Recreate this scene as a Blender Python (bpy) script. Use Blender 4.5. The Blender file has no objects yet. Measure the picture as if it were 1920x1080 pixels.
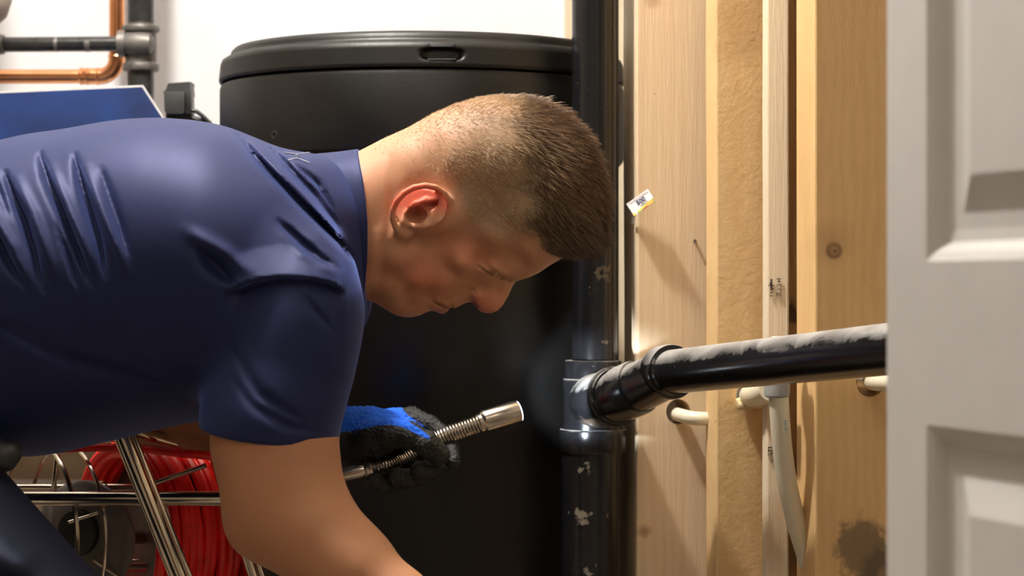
import bpy, bmesh, math, random
import numpy as np
from mathutils import Vector, Matrix
random.seed(4); np.random.seed(4)
sc = bpy.context.scene
COL = sc.collection
F = 4267.0            # focal length in pixels of the 1920 px wide frame (80 mm lens)
ZC = 0.85             # camera height

def P(px, py, d):     # point seen at (px, py) at distance d in front of the lens
    return Vector(((px - 960) * d / F, d, ZC + (540 - py) * d / F))

# ------------------------------------------------------------------ camera, world, lights
cam = bpy.data.objects.new('camera', bpy.data.cameras.new('camera')); COL.objects.link(cam)
cam.location = (0, 0, ZC); cam.rotation_euler = (math.pi / 2, 0, 0)
cam.data.lens = 80; cam.data.sensor_width = 36
cam.data.clip_start = 0.05
cam.data.dof.use_dof = True; cam.data.dof.focus_distance = 2.3; cam.data.dof.aperture_fstop = 7.5
sc.camera = cam
sc.view_settings.view_transform = 'Standard'; sc.view_settings.look = 'None'
sc.view_settings.gamma = 1; sc.view_settings.use_curve_mapping = False
sc.view_settings.exposure = 0.0
w = bpy.data.worlds.new('world'); sc.world = w; w.use_nodes = True
w.node_tree.nodes['Background'].inputs[0].default_value = (1.0, 0.9, 0.8, 1)
w.node_tree.nodes['Background'].inputs[1].default_value = 0.02

def lamp(name, kind, loc, energy, color, size=0.1, aim=None, **kw):
    l = bpy.data.lights.new(name, kind); l.energy = energy; l.color = color
    if kind == 'AREA': l.shape = 'RECTANGLE'; l.size = size; l.size_y = kw.get('size_y', size)
    else: l.shadow_soft_size = size
    if kind == 'SPOT': l.spot_size = kw['spot']; l.spot_blend = kw.get('blend', 0.5)
    o = bpy.data.objects.new(name, l); COL.objects.link(o); o.location = loc
    if aim is not None:
        o.rotation_euler = (Vector(aim) - Vector(loc)).to_track_quat('-Z', 'Y').to_euler()
    return o
lamp('ceiling_bulb_light', 'POINT', (-0.46, 2.18, 2.25), 122, (1.0, 0.945, 0.87), 0.05)
lamp('added_fill_light', 'AREA', (0.1, 0.35, 2.36), 9, (1.0, 0.86, 0.70), 1.0, (0.05, 2.2, 0.5), size_y=0.6)  # weak area fill added to lift the shaded side, not an actual lamp

# ------------------------------------------------------------------ helpers
def prop(o, label=None, cat=None, group=None, kind=None):
    if label: o['label'] = label
    if cat: o['category'] = cat
    if group: o['group'] = group
    if kind: o['kind'] = kind
    return o

def empty(name, loc, label=None, cat=None, kind=None, group=None):
    o = bpy.data.objects.new(name, None); COL.objects.link(o); o.location = loc
    o.empty_display_size = 0.05
    bpy.context.view_layer.update()
    return prop(o, label, cat, group, kind)

def link_mesh(name, me, mat, parent=None, smooth=True):
    o = bpy.data.objects.new(name, me); COL.objects.link(o)
    if mat: me.materials.append(mat)
    if smooth:
        me.polygons.foreach_set('use_smooth', [True] * len(me.polygons))
    if parent:
        o.parent = parent
        o.matrix_parent_inverse = parent_world(parent).inverted()
    return o

def parent_world(p):
    bpy.context.view_layer.update()
    return p.matrix_world

class MB:
    def __init__(s): s.v = []; s.f = []
    def add(s, vs, fs):
        b = len(s.v); s.v += [tuple(v) for v in vs]; s.f += [tuple(i + b for i in f) for f in fs]
        return s
    def frames(s, pts):
        pts = [Vector(p) for p in pts]; T = []
        for i in range(len(pts)):
            a = pts[max(i - 1, 0)]; b = pts[min(i + 1, len(pts) - 1)]
            T.append((b - a).normalized())
        n = T[0].orthogonal().normalized(); out = []
        for i, t in enumerate(T):
            n = (n - t * n.dot(t)).normalized()
            out.append((pts[i], t, n, t.cross(n)))
        return out
    def tube(s, pts, r, n=16, caps=True, sy=1.0):
        fr = s.frames(pts); rs = r if isinstance(r, (list, tuple)) else [r] * len(fr)
        vs = []
        for (p, t, a, b), rr in zip(fr, rs):
            for k in range(n):
                th = 2 * math.pi * k / n
                vs.append(p + a * math.cos(th) * rr + b * math.sin(th) * rr * sy)
        fs = [(i * n + k, i * n + (k + 1) % n, (i + 1) * n + (k + 1) % n, (i + 1) * n + k) for i in range(len(fr) - 1) for k in range(n)]
        if caps:
            fs.append(tuple(range(n - 1, -1, -1))); fs.append(tuple((len(fr) - 1) * n + k for k in range(n)))
        return s.add(vs, fs)
    def ring(s, c, ax, R, r, n=48, m=10, a0=0, a1=2 * math.pi):
        c = Vector(c); ax = Vector(ax).normalized(); a = ax.orthogonal().normalized(); b = ax.cross(a)
        full = abs(a1 - a0 - 2 * math.pi) < 1e-4
        N = n if full else n + 1; vs = []
        for i in range(N):
            t = a0 + (a1 - a0) * i / n; d = a * math.cos(t) + b * math.sin(t)
            for k in range(m):
                u = 2 * math.pi * k / m
                vs.append(c + d * (R + r * math.cos(u)) + ax * (r * math.sin(u)))
        fs = [(i * m + k, ((i + 1) % N) * m + k, ((i + 1) % N) * m + (k + 1) % m, i * m + (k + 1) % m) for i in range(n) for k in range(m)]
        return s.add(vs, fs)
    def lathe(s, c, ax, prof, n=48, caps=True):   # prof: (radius, distance along axis)
        c = Vector(c); ax = Vector(ax).normalized()
        a = Vector((1, 0, 0)) if abs(ax.z) > .9 else ax.orthogonal().normalized()
        b = ax.cross(a); vs = []
        for r, h in prof:
            for k in range(n):
                t = 2 * math.pi * k / n
                vs.append(c + ax * h + (a * math.cos(t) + b * math.sin(t)) * r)
        m = len(prof)
        fs = [(i * n + k, i * n + (k + 1) % n, (i + 1) * n + (k + 1) % n, (i + 1) * n + k) for i in range(m - 1) for k in range(n)]
        if caps:
            fs.append(tuple(range(n - 1, -1, -1))); fs.append(tuple((m - 1) * n + k for k in range(n)))
        return s.add(vs, fs)
    def box(s, lo, hi):
        (a, b, c), (d, e, f) = lo, hi
        vs = [(a, b, c), (d, b, c), (d, e, c), (a, e, c), (a, b, f), (d, b, f), (d, e, f), (a, e, f)]
        return s.add(vs, [(0, 3, 2, 1), (4, 5, 6, 7), (0, 1, 5, 4), (1, 2, 6, 5), (2, 3, 7, 6), (3, 0, 4, 7)])
    def build(s, name, mat, parent=None, smooth=True, bevel=0, seg=2, sharp=40):
        me = bpy.data.meshes.new(name); me.from_pydata(s.v, [], s.f)
        bm = bmesh.new(); bm.from_mesh(me)
        bmesh.ops.recalc_face_normals(bm, faces=bm.faces)
        if bevel:
            es = [e for e in bm.edges if len(e.link_faces) == 2 and e.calc_face_angle(0) > math.radians(35)]
            bmesh.ops.bevel(bm, geom=es, offset=bevel, segments=seg, profile=.6, affect='EDGES')
        bm.to_mesh(me); bm.free()
        o = link_mesh(name, me, mat, parent, smooth)
        if smooth: me.set_sharp_from_angle(angle=math.radians(sharp))
        return o

def spline(pts, n=8):
    pts = [Vector(p) for p in pts]; out = []
    for i in range(len(pts) - 1):
        p0 = pts[max(i - 1, 0)]; p1 = pts[i]; p2 = pts[i + 1]; p3 = pts[min(i + 2, len(pts) - 1)]
        for k in range(n):
            t = k / n
            out.append(0.5 * ((2 * p1) + (p2 - p0) * t + (2 * p0 - 5 * p1 + 4 * p2 - p3) * t * t + (3 * p1 - p0 - 3 * p2 + p3) * t ** 3))
    out.append(pts[-1]); return out

# ------------------------------------------------------------------ materials
class NT:
    def __init__(s, name):
        s.m = bpy.data.materials.new(name); s.m.use_nodes = True; s.t = s.m.node_tree
        s.b = s.t.nodes['Principled BSDF']; s._c = None
    def n(s, typ, **kw):
        x = s.t.nodes.new('ShaderNode' + typ)
        for k, v in kw.items():
            if k.startswith('_'): setattr(x, k[1:], v)
            else: x.inputs[k].default_value = v
        return x
    def l(s, a, b): s.t.links.new(a, b)
    def coord(s, scale=(1, 1, 1)):
        tc = s.n('TexCoord'); mp = s.n('Mapping'); mp.inputs['Scale'].default_value = scale
        s.l(tc.outputs['Object'], mp.inputs[0]); return mp.outputs[0]
    def noise(s, scale, detail=3, co=None, rough=.55, dist=0):
        x = s.n('TexNoise', Scale=scale, Detail=detail, Roughness=rough, Distortion=dist)
        s.l(co if co else s.coord(), x.inputs['Vector']); return x.outputs['Fac']
    def ramp(s, fac, stops):
        r = s.n('ValToRGB'); cr = r.color_ramp
        while len(cr.elements) < len(stops): cr.elements.new(0.5)
        for e, (p, c) in zip(cr.elements, stops):
            e.position = p; e.color = (*c, 1) if len(c) == 3 else c
        s.l(fac, r.inputs[0]); return r.outputs[0]
    def mix(s, fac, a, b):
        x = s.n('Mix', _data_type='RGBA')
        for v, i in ((fac, 0), (a, 6), (b, 7)):
            if hasattr(v, 'links'): s.l(v, x.inputs[i])
            else: x.inputs[i].default_value = v if i == 0 else (*v, 1)
        return x.outputs[2]
    def math(s, op, a, b=None, clamp=False):
        x = s.n('Math', _operation=op, _use_clamp=clamp)
        for v, i in ((a, 0), (b, 1)):
            if v is None: continue
            if hasattr(v, 'links'): s.l(v, x.inputs[i])
            else: x.inputs[i].default_value = v
        return x.outputs[0]
    def spot(s, c, rad, soft=.5, squash=(1, 1, 1), wob=0.0, wscale=60):
        g = s.n('NewGeometry'); v = s.n('VectorMath', _operation='SUBTRACT'); v.inputs[1].default_value = tuple(c)
        s.l(g.outputs['Position'], v.inputs[0])
        q = s.n('VectorMath', _operation='MULTIPLY'); q.inputs[1].default_value = squash; s.l(v.outputs[0], q.inputs[0])
        L = s.n('VectorMath', _operation='LENGTH'); s.l(q.outputs[0], L.inputs[0]); d = L.outputs['Value']
        if wob: d = s.math('ADD', d, s.math('MULTIPLY', s.math('SUBTRACT', s.noise(wscale, 4), .5), wob))
        r = s.n('MapRange'); s.l(d, r.inputs[0])
        r.inputs[1].default_value = rad * (1 - soft); r.inputs[2].default_value = rad
        r.inputs[3].default_value = 1; r.inputs[4].default_value = 0
        return r.outputs[0]
    def bump(s, h, strength=.3, dist=.002):
        b = s.n('Bump', Strength=strength, Distance=dist); s.l(h, b.inputs['Height'])
        s.l(b.outputs[0], s.b.inputs['Normal'])
    def set(s, **kw):
        for k, v in kw.items():
            k = k.replace('_', ' ')
            i = s.b.inputs[k]
            if hasattr(v, 'links'): s.l(v, i)
            else: i.default_value = (*v, 1) if isinstance(v, tuple) and len(v) == 3 and i.type == 'RGBA' else v
        return s

def simple(name, col, rough=.5, metal=0, var=.12, scale=40, bump=0, bd=.001, **kw):
    t = NT(name); f = t.noise(scale, 4)
    a = tuple(min(1, c * (1 - var)) for c in col); b = tuple(min(1, c * (1 + var)) for c in col)
    t.set(Base_Color=t.ramp(f, [(.3, a), (.7, b)]), Roughness=rough, Metallic=metal, **kw)
    if bump: t.bump(f, bump, bd)
    return t.m

def wood(name, light, dark, along=(1, 1, .06), seed=0, spots=(), rough=.62, fuzz=.35):
    t = NT(name); tc = t.n('TexCoord'); mp = t.n('Mapping'); mp.inputs['Scale'].default_value = along
    mp.inputs['Location'].default_value = (seed * 1.7, seed * .9, seed * .37)
    t.l(tc.outputs['Object'], mp.inputs[0]); co = mp.outputs[0]
    warp = t.noise(5, 3, co); g = t.noise(95, 4, co, .6, .7); fine = t.noise(480, 2, co, .7)
    wv = t.n('TexWave', Scale=26, Distortion=5, Detail=2, _wave_type='BANDS', _bands_direction='X')
    wv.inputs['Detail Scale'].default_value = 1.2
    t.l(co, wv.inputs[0])
    f = t.math('ADD', t.math('MULTIPLY', g, .45), t.math('MULTIPLY', wv.outputs['Fac'], .15))
    f = t.math('ADD', f, t.math('MULTIPLY', fine, .18)); f = t.math('ADD', f, t.math('MULTIPLY', warp, .3))
    c = t.ramp(f, [(.32, dark), (.5, tuple((a + b) / 2 for a, b in zip(light, dark))), (.66, light)])
    for (cc, rad, soft, sq, wob, colr, amt) in spots:
        s = t.spot(cc, rad, soft, sq, wob); c = t.mix(t.math('MULTIPLY', s, amt), c, colr)
    t.set(Base_Color=c, Roughness=rough); t.bump(t.math('ADD', g, fine), fuzz, .0012)
    return t.m

M_white = simple('white_paint_wall', (.70, .705, .73), .55, 0, .03, 14, .5, .003)
M_ceil = simple('ceiling_paint', (.75, .73, .7), .8)
M_beige = simple('beige_wall_paint', (.62, .50, .34), .8, 0, .12, 30, .3)
M_conc = simple('concrete_floor', (.20, .17, .14), .7, 0, .15, 12, .3)
M_drywall = simple('drywall', (.34, .29, .23), .8, 0, .05, 20)
M_door = simple('door_white_paint', (.60, .585, .57), .35, 0, .03, 20)
def tank_mat(name, base, rough):
    t = NT(name); f = t.noise(260, 3); s = t.noise(9, 4)
    t.set(Base_Color=t.ramp(s, [(.35, base), (.75, tuple(c * 1.5 for c in base))]),
          Roughness=t.ramp(s, [(.3, (rough - .06,) * 3), (.7, (rough + .08,) * 3)]), Specular_IOR_Level=.35)
    t.bump(f, .25, .0008); return t.m
M_tank = tank_mat('black_moulded_plastic', (.0065, .006, .0055), .42)

def abs_pipe():
    t = NT('black_drain_plastic')
    n1 = t.noise(34, 6, None, .7); n2 = t.noise(150, 5, None, .75); n3 = t.noise(12, 5, None, .7)
    geo = t.n('NewGeometry'); sep = t.n('SeparateXYZ'); t.l(geo.outputs['Normal'], sep.inputs[0])
    up = t.n('MapRange'); t.l(sep.outputs['Z'], up.inputs[0]); up.inputs[1].default_value = .05; up.inputs[2].default_value = .95
    dn = t.n('MapRange'); t.l(sep.outputs['Z'], dn.inputs[0]); dn.inputs[1].default_value = -.68; dn.inputs[2].default_value = -.80
    co = t.coord((.6, 1, 1.4)); n4 = t.noise(20, 5, co, .65, .6)
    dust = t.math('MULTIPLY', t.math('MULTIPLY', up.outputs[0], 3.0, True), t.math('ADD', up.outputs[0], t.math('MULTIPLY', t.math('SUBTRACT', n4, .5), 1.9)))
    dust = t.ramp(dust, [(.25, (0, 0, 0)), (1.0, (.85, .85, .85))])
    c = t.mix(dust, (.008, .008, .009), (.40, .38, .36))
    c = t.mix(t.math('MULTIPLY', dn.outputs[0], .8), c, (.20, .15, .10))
    sp = t.ramp(n2, [(.665, (0, 0, 0)), (.71, (1, 1, 1))])
    c = t.mix(t.math('MULTIPLY', sp, .55), c, (.30, .27, .22))
    sp2 = t.ramp(n1, [(.62, (0, 0, 0)), (.76, (1, 1, 1))])
    c = t.mix(t.math('MULTIPLY', sp2, .22), c, (.12, .11, .10))
    for px, py, rx, wob in ((1090, 975, .016, .02), (1058, 970, .012, .02), (1140, 968, .009, .015), (1075, 1035, .007, .012), (1100, 1075, .012, .02), (1142, 640, .014, .015), (1136, 515, .016, .03), (1120, 560, .010, .02), (1148, 290, .008, .01), (1092, 880, .012, .02)):
        s = t.spot(P(px, py, 2.553), rx * .8, .35, (1, .5, 1.2), wob * 2.2, 120)
        c = t.mix(t.math('MULTIPLY', s, .75), c, (.24, .205, .155) if py > 700 else (.10, .075, .05))
    t.set(Base_Color=c, Roughness=t.math('ADD', t.math('MULTIPLY', n3, .25), t.math('ADD', .08, t.math('MULTIPLY', dust, .5))))
    t.bump(n2, .12, .0006)
    return t.m
M_abs = abs_pipe()
M_iron = simple('black_iron', (.035, .034, .034), .26, .35, .35, 60, .4, .001)
M_castiron = simple('grey_cast_iron', (.15, .14, .13), .5, .6, .25, 90, .5, .001)
M_copper = simple('copper', (.80, .36, .17), .22, 1, .15, 30)
M_solder = simple('solder_grey', (.55, .42, .34), .35, .8)
M_steel = simple('brushed_steel', (.62, .56, .48), .25, 1, .15, 60)
M_chrome = simple('chrome_tube', (.66, .58, .48), .16, 1, .2, 25)
M_red = simple('red_push_rod', (.85, .016, .012), .35, 0, .15, 60)
M_black = simple('black_plastic', (.018, .018, .018), .4, 0, .3, 40)
M_blackg = simple('black_rubber', (.022, .022, .022), .5, 0, .3, 60)
M_grey = simple('grey_plastic', (.33, .33, .32), .45)
M_pex = simple('cream_plastic_pipe', (.82, .76, .60), .32, 0, .05, 30, Subsurface_Weight=.25, Subsurface_Radius=(.01, .008, .004), Subsurface_Scale=.6)
M_disc = simple('grey_drum_plastic', (.14, .12, .105), .5, 0, .15, 80)
M_cream = simple('cream_metal', (.42, .36, .30), .5)
M_paper = simple('white_card', (.58, .58, .60), .5, 0, .02)
M_whiteedge = simple('white_edge', (.75, .72, .68), .5)
M_foam = simple('cream_foam', (.85, .66, .36), .7, 0, .12, 120, .5, .002)
def flat(name, c, r=.6):
    t = NT(name); t.set(Base_Color=c, Roughness=r); return t.m

def blue_panel_mat():
    t = NT('blue_lacquer'); n = t.noise(7, 3)
    t.set(Base_Color=t.ramp(n, [(.38, (.006, .012, .045)), (.68, (.009, .040, .18))]), Roughness=.5)
    t.bump(t.noise(500, 2), .15, .0004); return t.m
M_bluepanel = blue_panel_mat()

def fabric(name, base, sheen, weave=1100, rough=.75, metal=0.0):
    t = NT(name); n = t.noise(weave, 2); s = t.noise(22, 3)
    t.set(Base_Color=t.ramp(s, [(.3, tuple(c * .92 for c in base)), (.7, tuple(c * 1.08 for c in base))]), Roughness=rough,
          Sheen_Weight=sheen, Sheen_Roughness=.45, Sheen_Tint=(.22, .32, .85), Specular_IOR_Level=.25, Metallic=metal)
    t.bump(n, .15, .0005); return t.m
M_shirt = fabric('navy_shirt_fabric', (.0135, .018, .066), .50, 1100, .56, .35)
M_trouser = fabric('dark_trouser_fabric', (.026, .032, .060), .08, 500)
M_glove = fabric('blue_knit', (.012, .12, .72), .25, 420, .8)
def coat():
    t = NT('black_nitrile'); n = t.noise(210, 5, None, .7); n2 = t.noise(45, 4)
    t.set(Base_Color=(.010, .010, .010), Roughness=t.ramp(n2, [(.35, (.28,) * 3), (.7, (.5,) * 3)]))
    t.bump(t.math('ADD', n, n2), .8, .003); return t.m
M_coat = coat()

def attr_mat(name, rough, sss=0, bump=(700, .12, .0006), spec=.4):
    t = NT(name); a = t.n('Attribute'); a.attribute_name = 'Col'
    n = t.noise(260, 4, None, .7); c = t.mix(t.math('MULTIPLY', t.math('SUBTRACT', n, .35), .28, True), a.outputs['Color'], (.22, .07, .035))
    t.set(Base_Color=c, Roughness=rough, Specular_IOR_Level=spec)
    if sss: t.set(Subsurface_Weight=sss, Subsurface_Radius=(1.0, .35, .15), Subsurface_Scale=.006)
    t.bump(t.noise(bump[0], 3), bump[1], bump[2]); return t.m
M_skin = attr_mat('skin', .55, .3)
def hair_mat():
    t = NT('brown_hair'); a = t.n('Attribute'); a.attribute_name = 'Col'
    t.set(Base_Color=a.outputs['Color'], Roughness=.38, Specular_IOR_Level=.6); return t.m
M_hair = hair_mat()

# ------------------------------------------------------------------ the setting
def boxo(name, lo, hi, mat, parent=None, bevel=0, kind=None, label=None):
    o = MB().box(lo, hi).build(name, mat, parent, smooth=bool(bevel), bevel=bevel)
    if kind: o['kind'] = kind
    if label: o['label'] = label
    return o
XL, XR, YF, YB, ZT = -2.2, 1.1, -0.9, 3.50, 2.45
boxo('floor', (XL, YF, -.1), (XR, YB, 0), M_conc, kind='structure', label='beige concrete floor')
boxo('ceiling', (XL, YF, ZT), (XR, YB, ZT + .1), M_ceil, kind='structure', label='plain ceiling above the frame')
boxo('wall_left', (XL - .1, YF, 0), (XL, YB, ZT), M_drywall, kind='structure', label='wall left of the frame')
boxo('wall_front', (XL, YF - .1, 0), (XR, YF, ZT), M_drywall, kind='structure', label='wall behind the camera')
boxo('wall_outer', (XL, YB, 0), (XR, YB + .1, ZT), M_drywall, kind='structure', label='wall behind the stud framing')
xe = P(1066, 0, 3.35).x
boxo('wall_back', (XL, 3.35, 0), (xe, YB, ZT), M_white, kind='structure', label='rough white painted wall behind the black tank')
# low beige section and white rail seen below the man's chest
zr = P(0, 903, 3.3).z
boxo('wall_low', (XL, 3.30, 0), (P(520, 0, 3.3).x, 3.35, .72), M_beige, kind='structure', label='beige lower wall section behind the reel')
tr = MB().box((XL, 3.285, zr - .004), (P(520, 0, 3.3).x, 3.30, zr + .004)).build('trim_1', M_whiteedge, smooth=False)
prop(tr, 'thin white rail along the beige lower wall', kind='structure')
tr = MB().box((XL, 3.292, zr - .018), (P(520, 0, 3.3).x, 3.30, zr - .005)).build('trim_2', M_black, smooth=False)
prop(tr, 'dark joint below the white rail', kind='structure')

# stud wall
wr = empty('wall_right', (.3, 2.7, 0), 'open stud framing of pale spruce lumber', kind='structure')
boxo('drywall_panel', (XR - .02, YF, 0), (XR, YB, ZT), M_drywall, wr)
def stud(x0, x1, d, yaw, mat, thick=.038, label=None, holes=(), z0=.04, z1=2.40, wl=None):
    """wide face seen from x0 to x1 at distance d; the left narrow edge lies left of x0"""
    a = P(x0, 540, d); wd = (x1 - x0) * d / F / math.cos(yaw)
    ux = Vector((math.cos(yaw), math.sin(yaw), 0)); uy = Vector((-math.sin(yaw), math.cos(yaw), 0))
    o0 = Vector((a.x, a.y, 0)); m = MB(); vs = []
    N = 26
    import mathutils
    me = bmesh.new()
    rows = []
    for i in range(N + 1):
        z = z0 + (z1 - z0) * i / N
        j = mathutils.noise.noise(Vector((x0 * .1, z * 4, 0))) * .0012
        rows.append([me.verts.new(o0 + ux * (u * wd) + uy * (t * thick) + ux * j + Vector((0, 0, z))) for u, t in ((0, 0), (1, 0), (1, 1), (0, 1))])
    for i in range(N):
        for k in range(4):
            me.faces.new((rows[i][k], rows[i][(k + 1) % 4], rows[i + 1][(k + 1) % 4], rows[i + 1][k]))
    me.faces.new(rows[0][::-1]); me.faces.new(rows[-1])
    bmesh.ops.recalc_face_normals(me, faces=me.faces)
    es = [e for e in me.edges if e.calc_face_angle(0) > 1.0]
    bmesh.ops.bevel(me, geom=es, offset=.0022, segments=2, profile=.5, affect='EDGES')
    mesh = bpy.data.meshes.new('stud'); me.to_mesh(mesh); me.free()
    ob = bpy.data.objects.new('stud', mesh); COL.objects.link(ob)
    for (hx, hy, hr) in holes:
        c = P(hx, hy, d + (hx - x0) * d / F * math.tan(yaw))
        cyl = MB().lathe(c - uy * .02, uy, [(hr, 0), (hr, thick + .04)], 28).build('cutter', None, smooth=False)
        md = ob.modifiers.new('b', 'BOOLEAN'); md.object = cyl; md.operation = 'DIFFERENCE'; md.solver = 'EXACT'
        bpy.context.view_layer.update()
        nm = bpy.data.meshes.new_from_object(ob.evaluated_get(bpy.context.evaluated_depsgraph_get()))
        ob.modifiers.clear(); ob.data = nm; bpy.data.objects.remove(cyl)
    ob.data.materials.clear(); ob.data.materials.append(mat); ob.data.name = 'stud'
    ob.parent = wr; ob.matrix_parent_inverse = wr.matrix_world.inverted()
    ob.data.polygons.foreach_set('use_smooth', [True] * len(ob.data.polygons)); ob.data.set_sharp_from_angle(angle=.25)
    if label: ob['label'] = label
    return ob
DA, DB, DF, DC, DD = 2.590, 2.53, 2.48, 2.45, 2.375
def S(px, py, d, rad, soft, sq, wob, col, amt): return (P(px, py, d), rad, soft, sq, wob, col, amt)
W_back = wood('spruce_back', (.72, .62, .46), (.55, .42, .27), seed=9)
W_A = wood('spruce_pale_grain', (.84, .66, .45), (.76, .565, .36), seed=1, along=(1, 1, .05), spots=[
    S(1207, 998, DA, .010, .7, (1, .3, 1), .012, (.35, .17, .08), .7), S(1303, 452, DA, .0035, .3, (1, .3, .6), .002, (.25, .12, .05), .8),
    S(1228, 175, DA, .002, .3, (1, .3, 1), 0, (.35, .17, .08), .6), S(1225, 0, DA, .012, .7, (1, .3, 1), .01, (.4, .2, .09), .5)])
W_B = wood('spruce_honey', (.78, .54, .27), (.70, .46, .21), seed=4, along=(.4, .4, .35), fuzz=.5, spots=[
    S(1390, 45, DB, .045, .6, (1, .2, .8), .03, (.50, .30, .13), .55)])
W_C = wood('spruce_cream_strip', (.86, .74, .56), (.78, .63, .44), seed=6, along=(1, 1, .05), spots=[
    S(1452, 1000, DC, .05, .6, (2, .3, 1), .03, (.45, .28, .12), .5)])
W_F = wood('bark_edged_brown', (.52, .32, .14), (.34, .18, .07), seed=8, along=(1, 1, .12), spots=[
    S(1483, 590, DF, .012, .6, (1, .3, .6), .02, (.06, .02, .01), .9), S(1490, 960, DF, .05, .7, (2.4, .3, .6), .03, (.13, .05, .02), .8)])
W_D = wood('spruce_tan', (.74, .48, .22), (.66, .41, .17), seed=12, along=(1, 1, .30), fuzz=.25, spots=[
    S(1565, 470, DD, .0105, .35, (1, .3, 1), .003, (.10, .05, .02), .9), S(1566, 470, DD, .0065, .5, (1, .3, 1), .002, (.42, .22, .09), .8),
    S(1567, 471, DD, .003, .5, (1, .3, 1), .002, (.05, .02, .01), .9),
    S(1560, 455, DD, .03, 1, (1, .3, 1), .01, (.40, .22, .09), .5),
    S(1622, 1035, DD, .034, .35, (1, .3, .8), .05, (.10, .075, .05), .75), S(1662, 1075, DD, .03, .4, (1, .3, 1), .04, (.10, .075, .05), .7)])
stud(1060, 1192, 3.28, .0, W_back, .15, 'pale spruce board behind the black drain stack')
stud(1194, 1334, DA, math.radians(12), W_A, .060, 'pale spruce stud with fine straight grain beside the drain stack', holes=[(1272, 772, .0145)])
stud(1343, 1450, DB, math.radians(9), W_B, .048, 'honey coloured stud with rough band at its top', holes=[(1407, 742, .0165)])
stud(1470, 1545, DF, math.radians(4), W_F, .030, 'brown bark edged stud behind the cream strip')
stud(1438, 1480, DC, math.radians(1), W_C, .038, 'narrow cream strip with dark grade stamp')
stud(1528, 1720, DD, math.radians(12), W_D, .060, 'tan stud with a ringed knot and grey stain', holes=[(1632, 716, .016)])
boxo('bottom_plate', (.13, 2.37, 0), (.44, 2.72, .04), W_back, wr)
boxo('top_plate', (.13, 2.37, 2.40), (.44, 2.72, 2.45), W_back, wr)

# door on the right, near the camera
dA = P(1663, 540, 1.50); dB = P(1920, 540, 1.50 / 1.125)
dd = Vector((dB.x - dA.x, dB.y - dA.y, 0)).normalized(); dn = Vector((dd.y, -dd.x, 0))   # dn faces left
if dn.x > 0: dn = -dn
dr = empty('door_1', (dA.x, dA.y, 0), 'white panelled door standing open, out of focus', kind='structure')
def door_face(px, py):        # point of the door plane under a pixel
    ray = Vector(((px - 960) / F, 1, (540 - py) / F)); q = Vector((dA.x, dA.y, ZC))
    t = (q - Vector((0, 0, ZC))).dot(dn) / ray.dot(dn); return Vector((0, 0, ZC)) + ray * t
def s_of(px): p = door_face(px, 540); return (p - Vector((dA.x, dA.y, ZC))).dot(dd)
def z_of(px, py): return door_face(px, py).z
def dpt(s, z, o=0): return Vector((dA.x, dA.y, 0)) + dd * s + dn * o + Vector((0, 0, z))
L_ = .62; TH = .035
s1 = s_of(1737); zb_up = z_of(1790, 489); zt_lo = z_of(1760, 799)
def door_mesh():
    m = MB(); ss = [0, s1, L_ / 2 - .012, L_ / 2 + .012, L_ - s1, L_]
    zs = [0, .10, zt_lo, zb_up, zb_up + .55, zb_up + .62, 1.93, 2.03]
    for i in range(5):
        for j in range(7):
            if i in (1, 3) and j in (1, 3, 5): continue
            m.add([dpt(ss[i], zs[j]), dpt(ss[i + 1], zs[j]), dpt(ss[i + 1], zs[j + 1]), dpt(ss[i], zs[j + 1])], [(0, 1, 2, 3)])
    e = [dpt(0, 0), dpt(L_, 0), dpt(L_, 2.03), dpt(0, 2.03)]; b = [dpt(0, 0, -TH), dpt(L_, 0, -TH), dpt(L_, 2.03, -TH), dpt(0, 2.03, -TH)]
    m.add(e + b, [(4, 5, 6, 7), (0, 1, 5, 4), (1, 2, 6, 5), (2, 3, 7, 6), (3, 0, 4, 7)])
    m.build('door_leaf', M_door, dr, smooth=False)
    for i in (1, 3):
        for j in (1, 3, 5):
            q = MB(); a, b2, c, d2 = ss[i], ss[i + 1], zs[j], zs[j + 1]
            prof = [(0, 0), (.006, -.003), (.012, -.009), (.020, -.010), (.030, -.010), (.050, -.003), (.053, -.002)]
            vs = []
            for off, dep in prof:
                vs += [dpt(a + off, c + off, dep), dpt(b2 - off, c + off, dep), dpt(b2 - off, d2 - off, dep), dpt(a + off, d2 - off, dep)]
            fs = [(r * 4 + k, r * 4 + (k + 1) % 4, r * 4 + 4 + (k + 1) % 4, r * 4 + 4 + k) for r in range(len(prof) - 1) for k in range(4)]
            n = len(prof) * 4; fs.append((n - 4, n - 3, n - 2, n - 1))
            q.add(vs, fs).build('door_panel', M_door, dr, smooth=False)
door_mesh()

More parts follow.
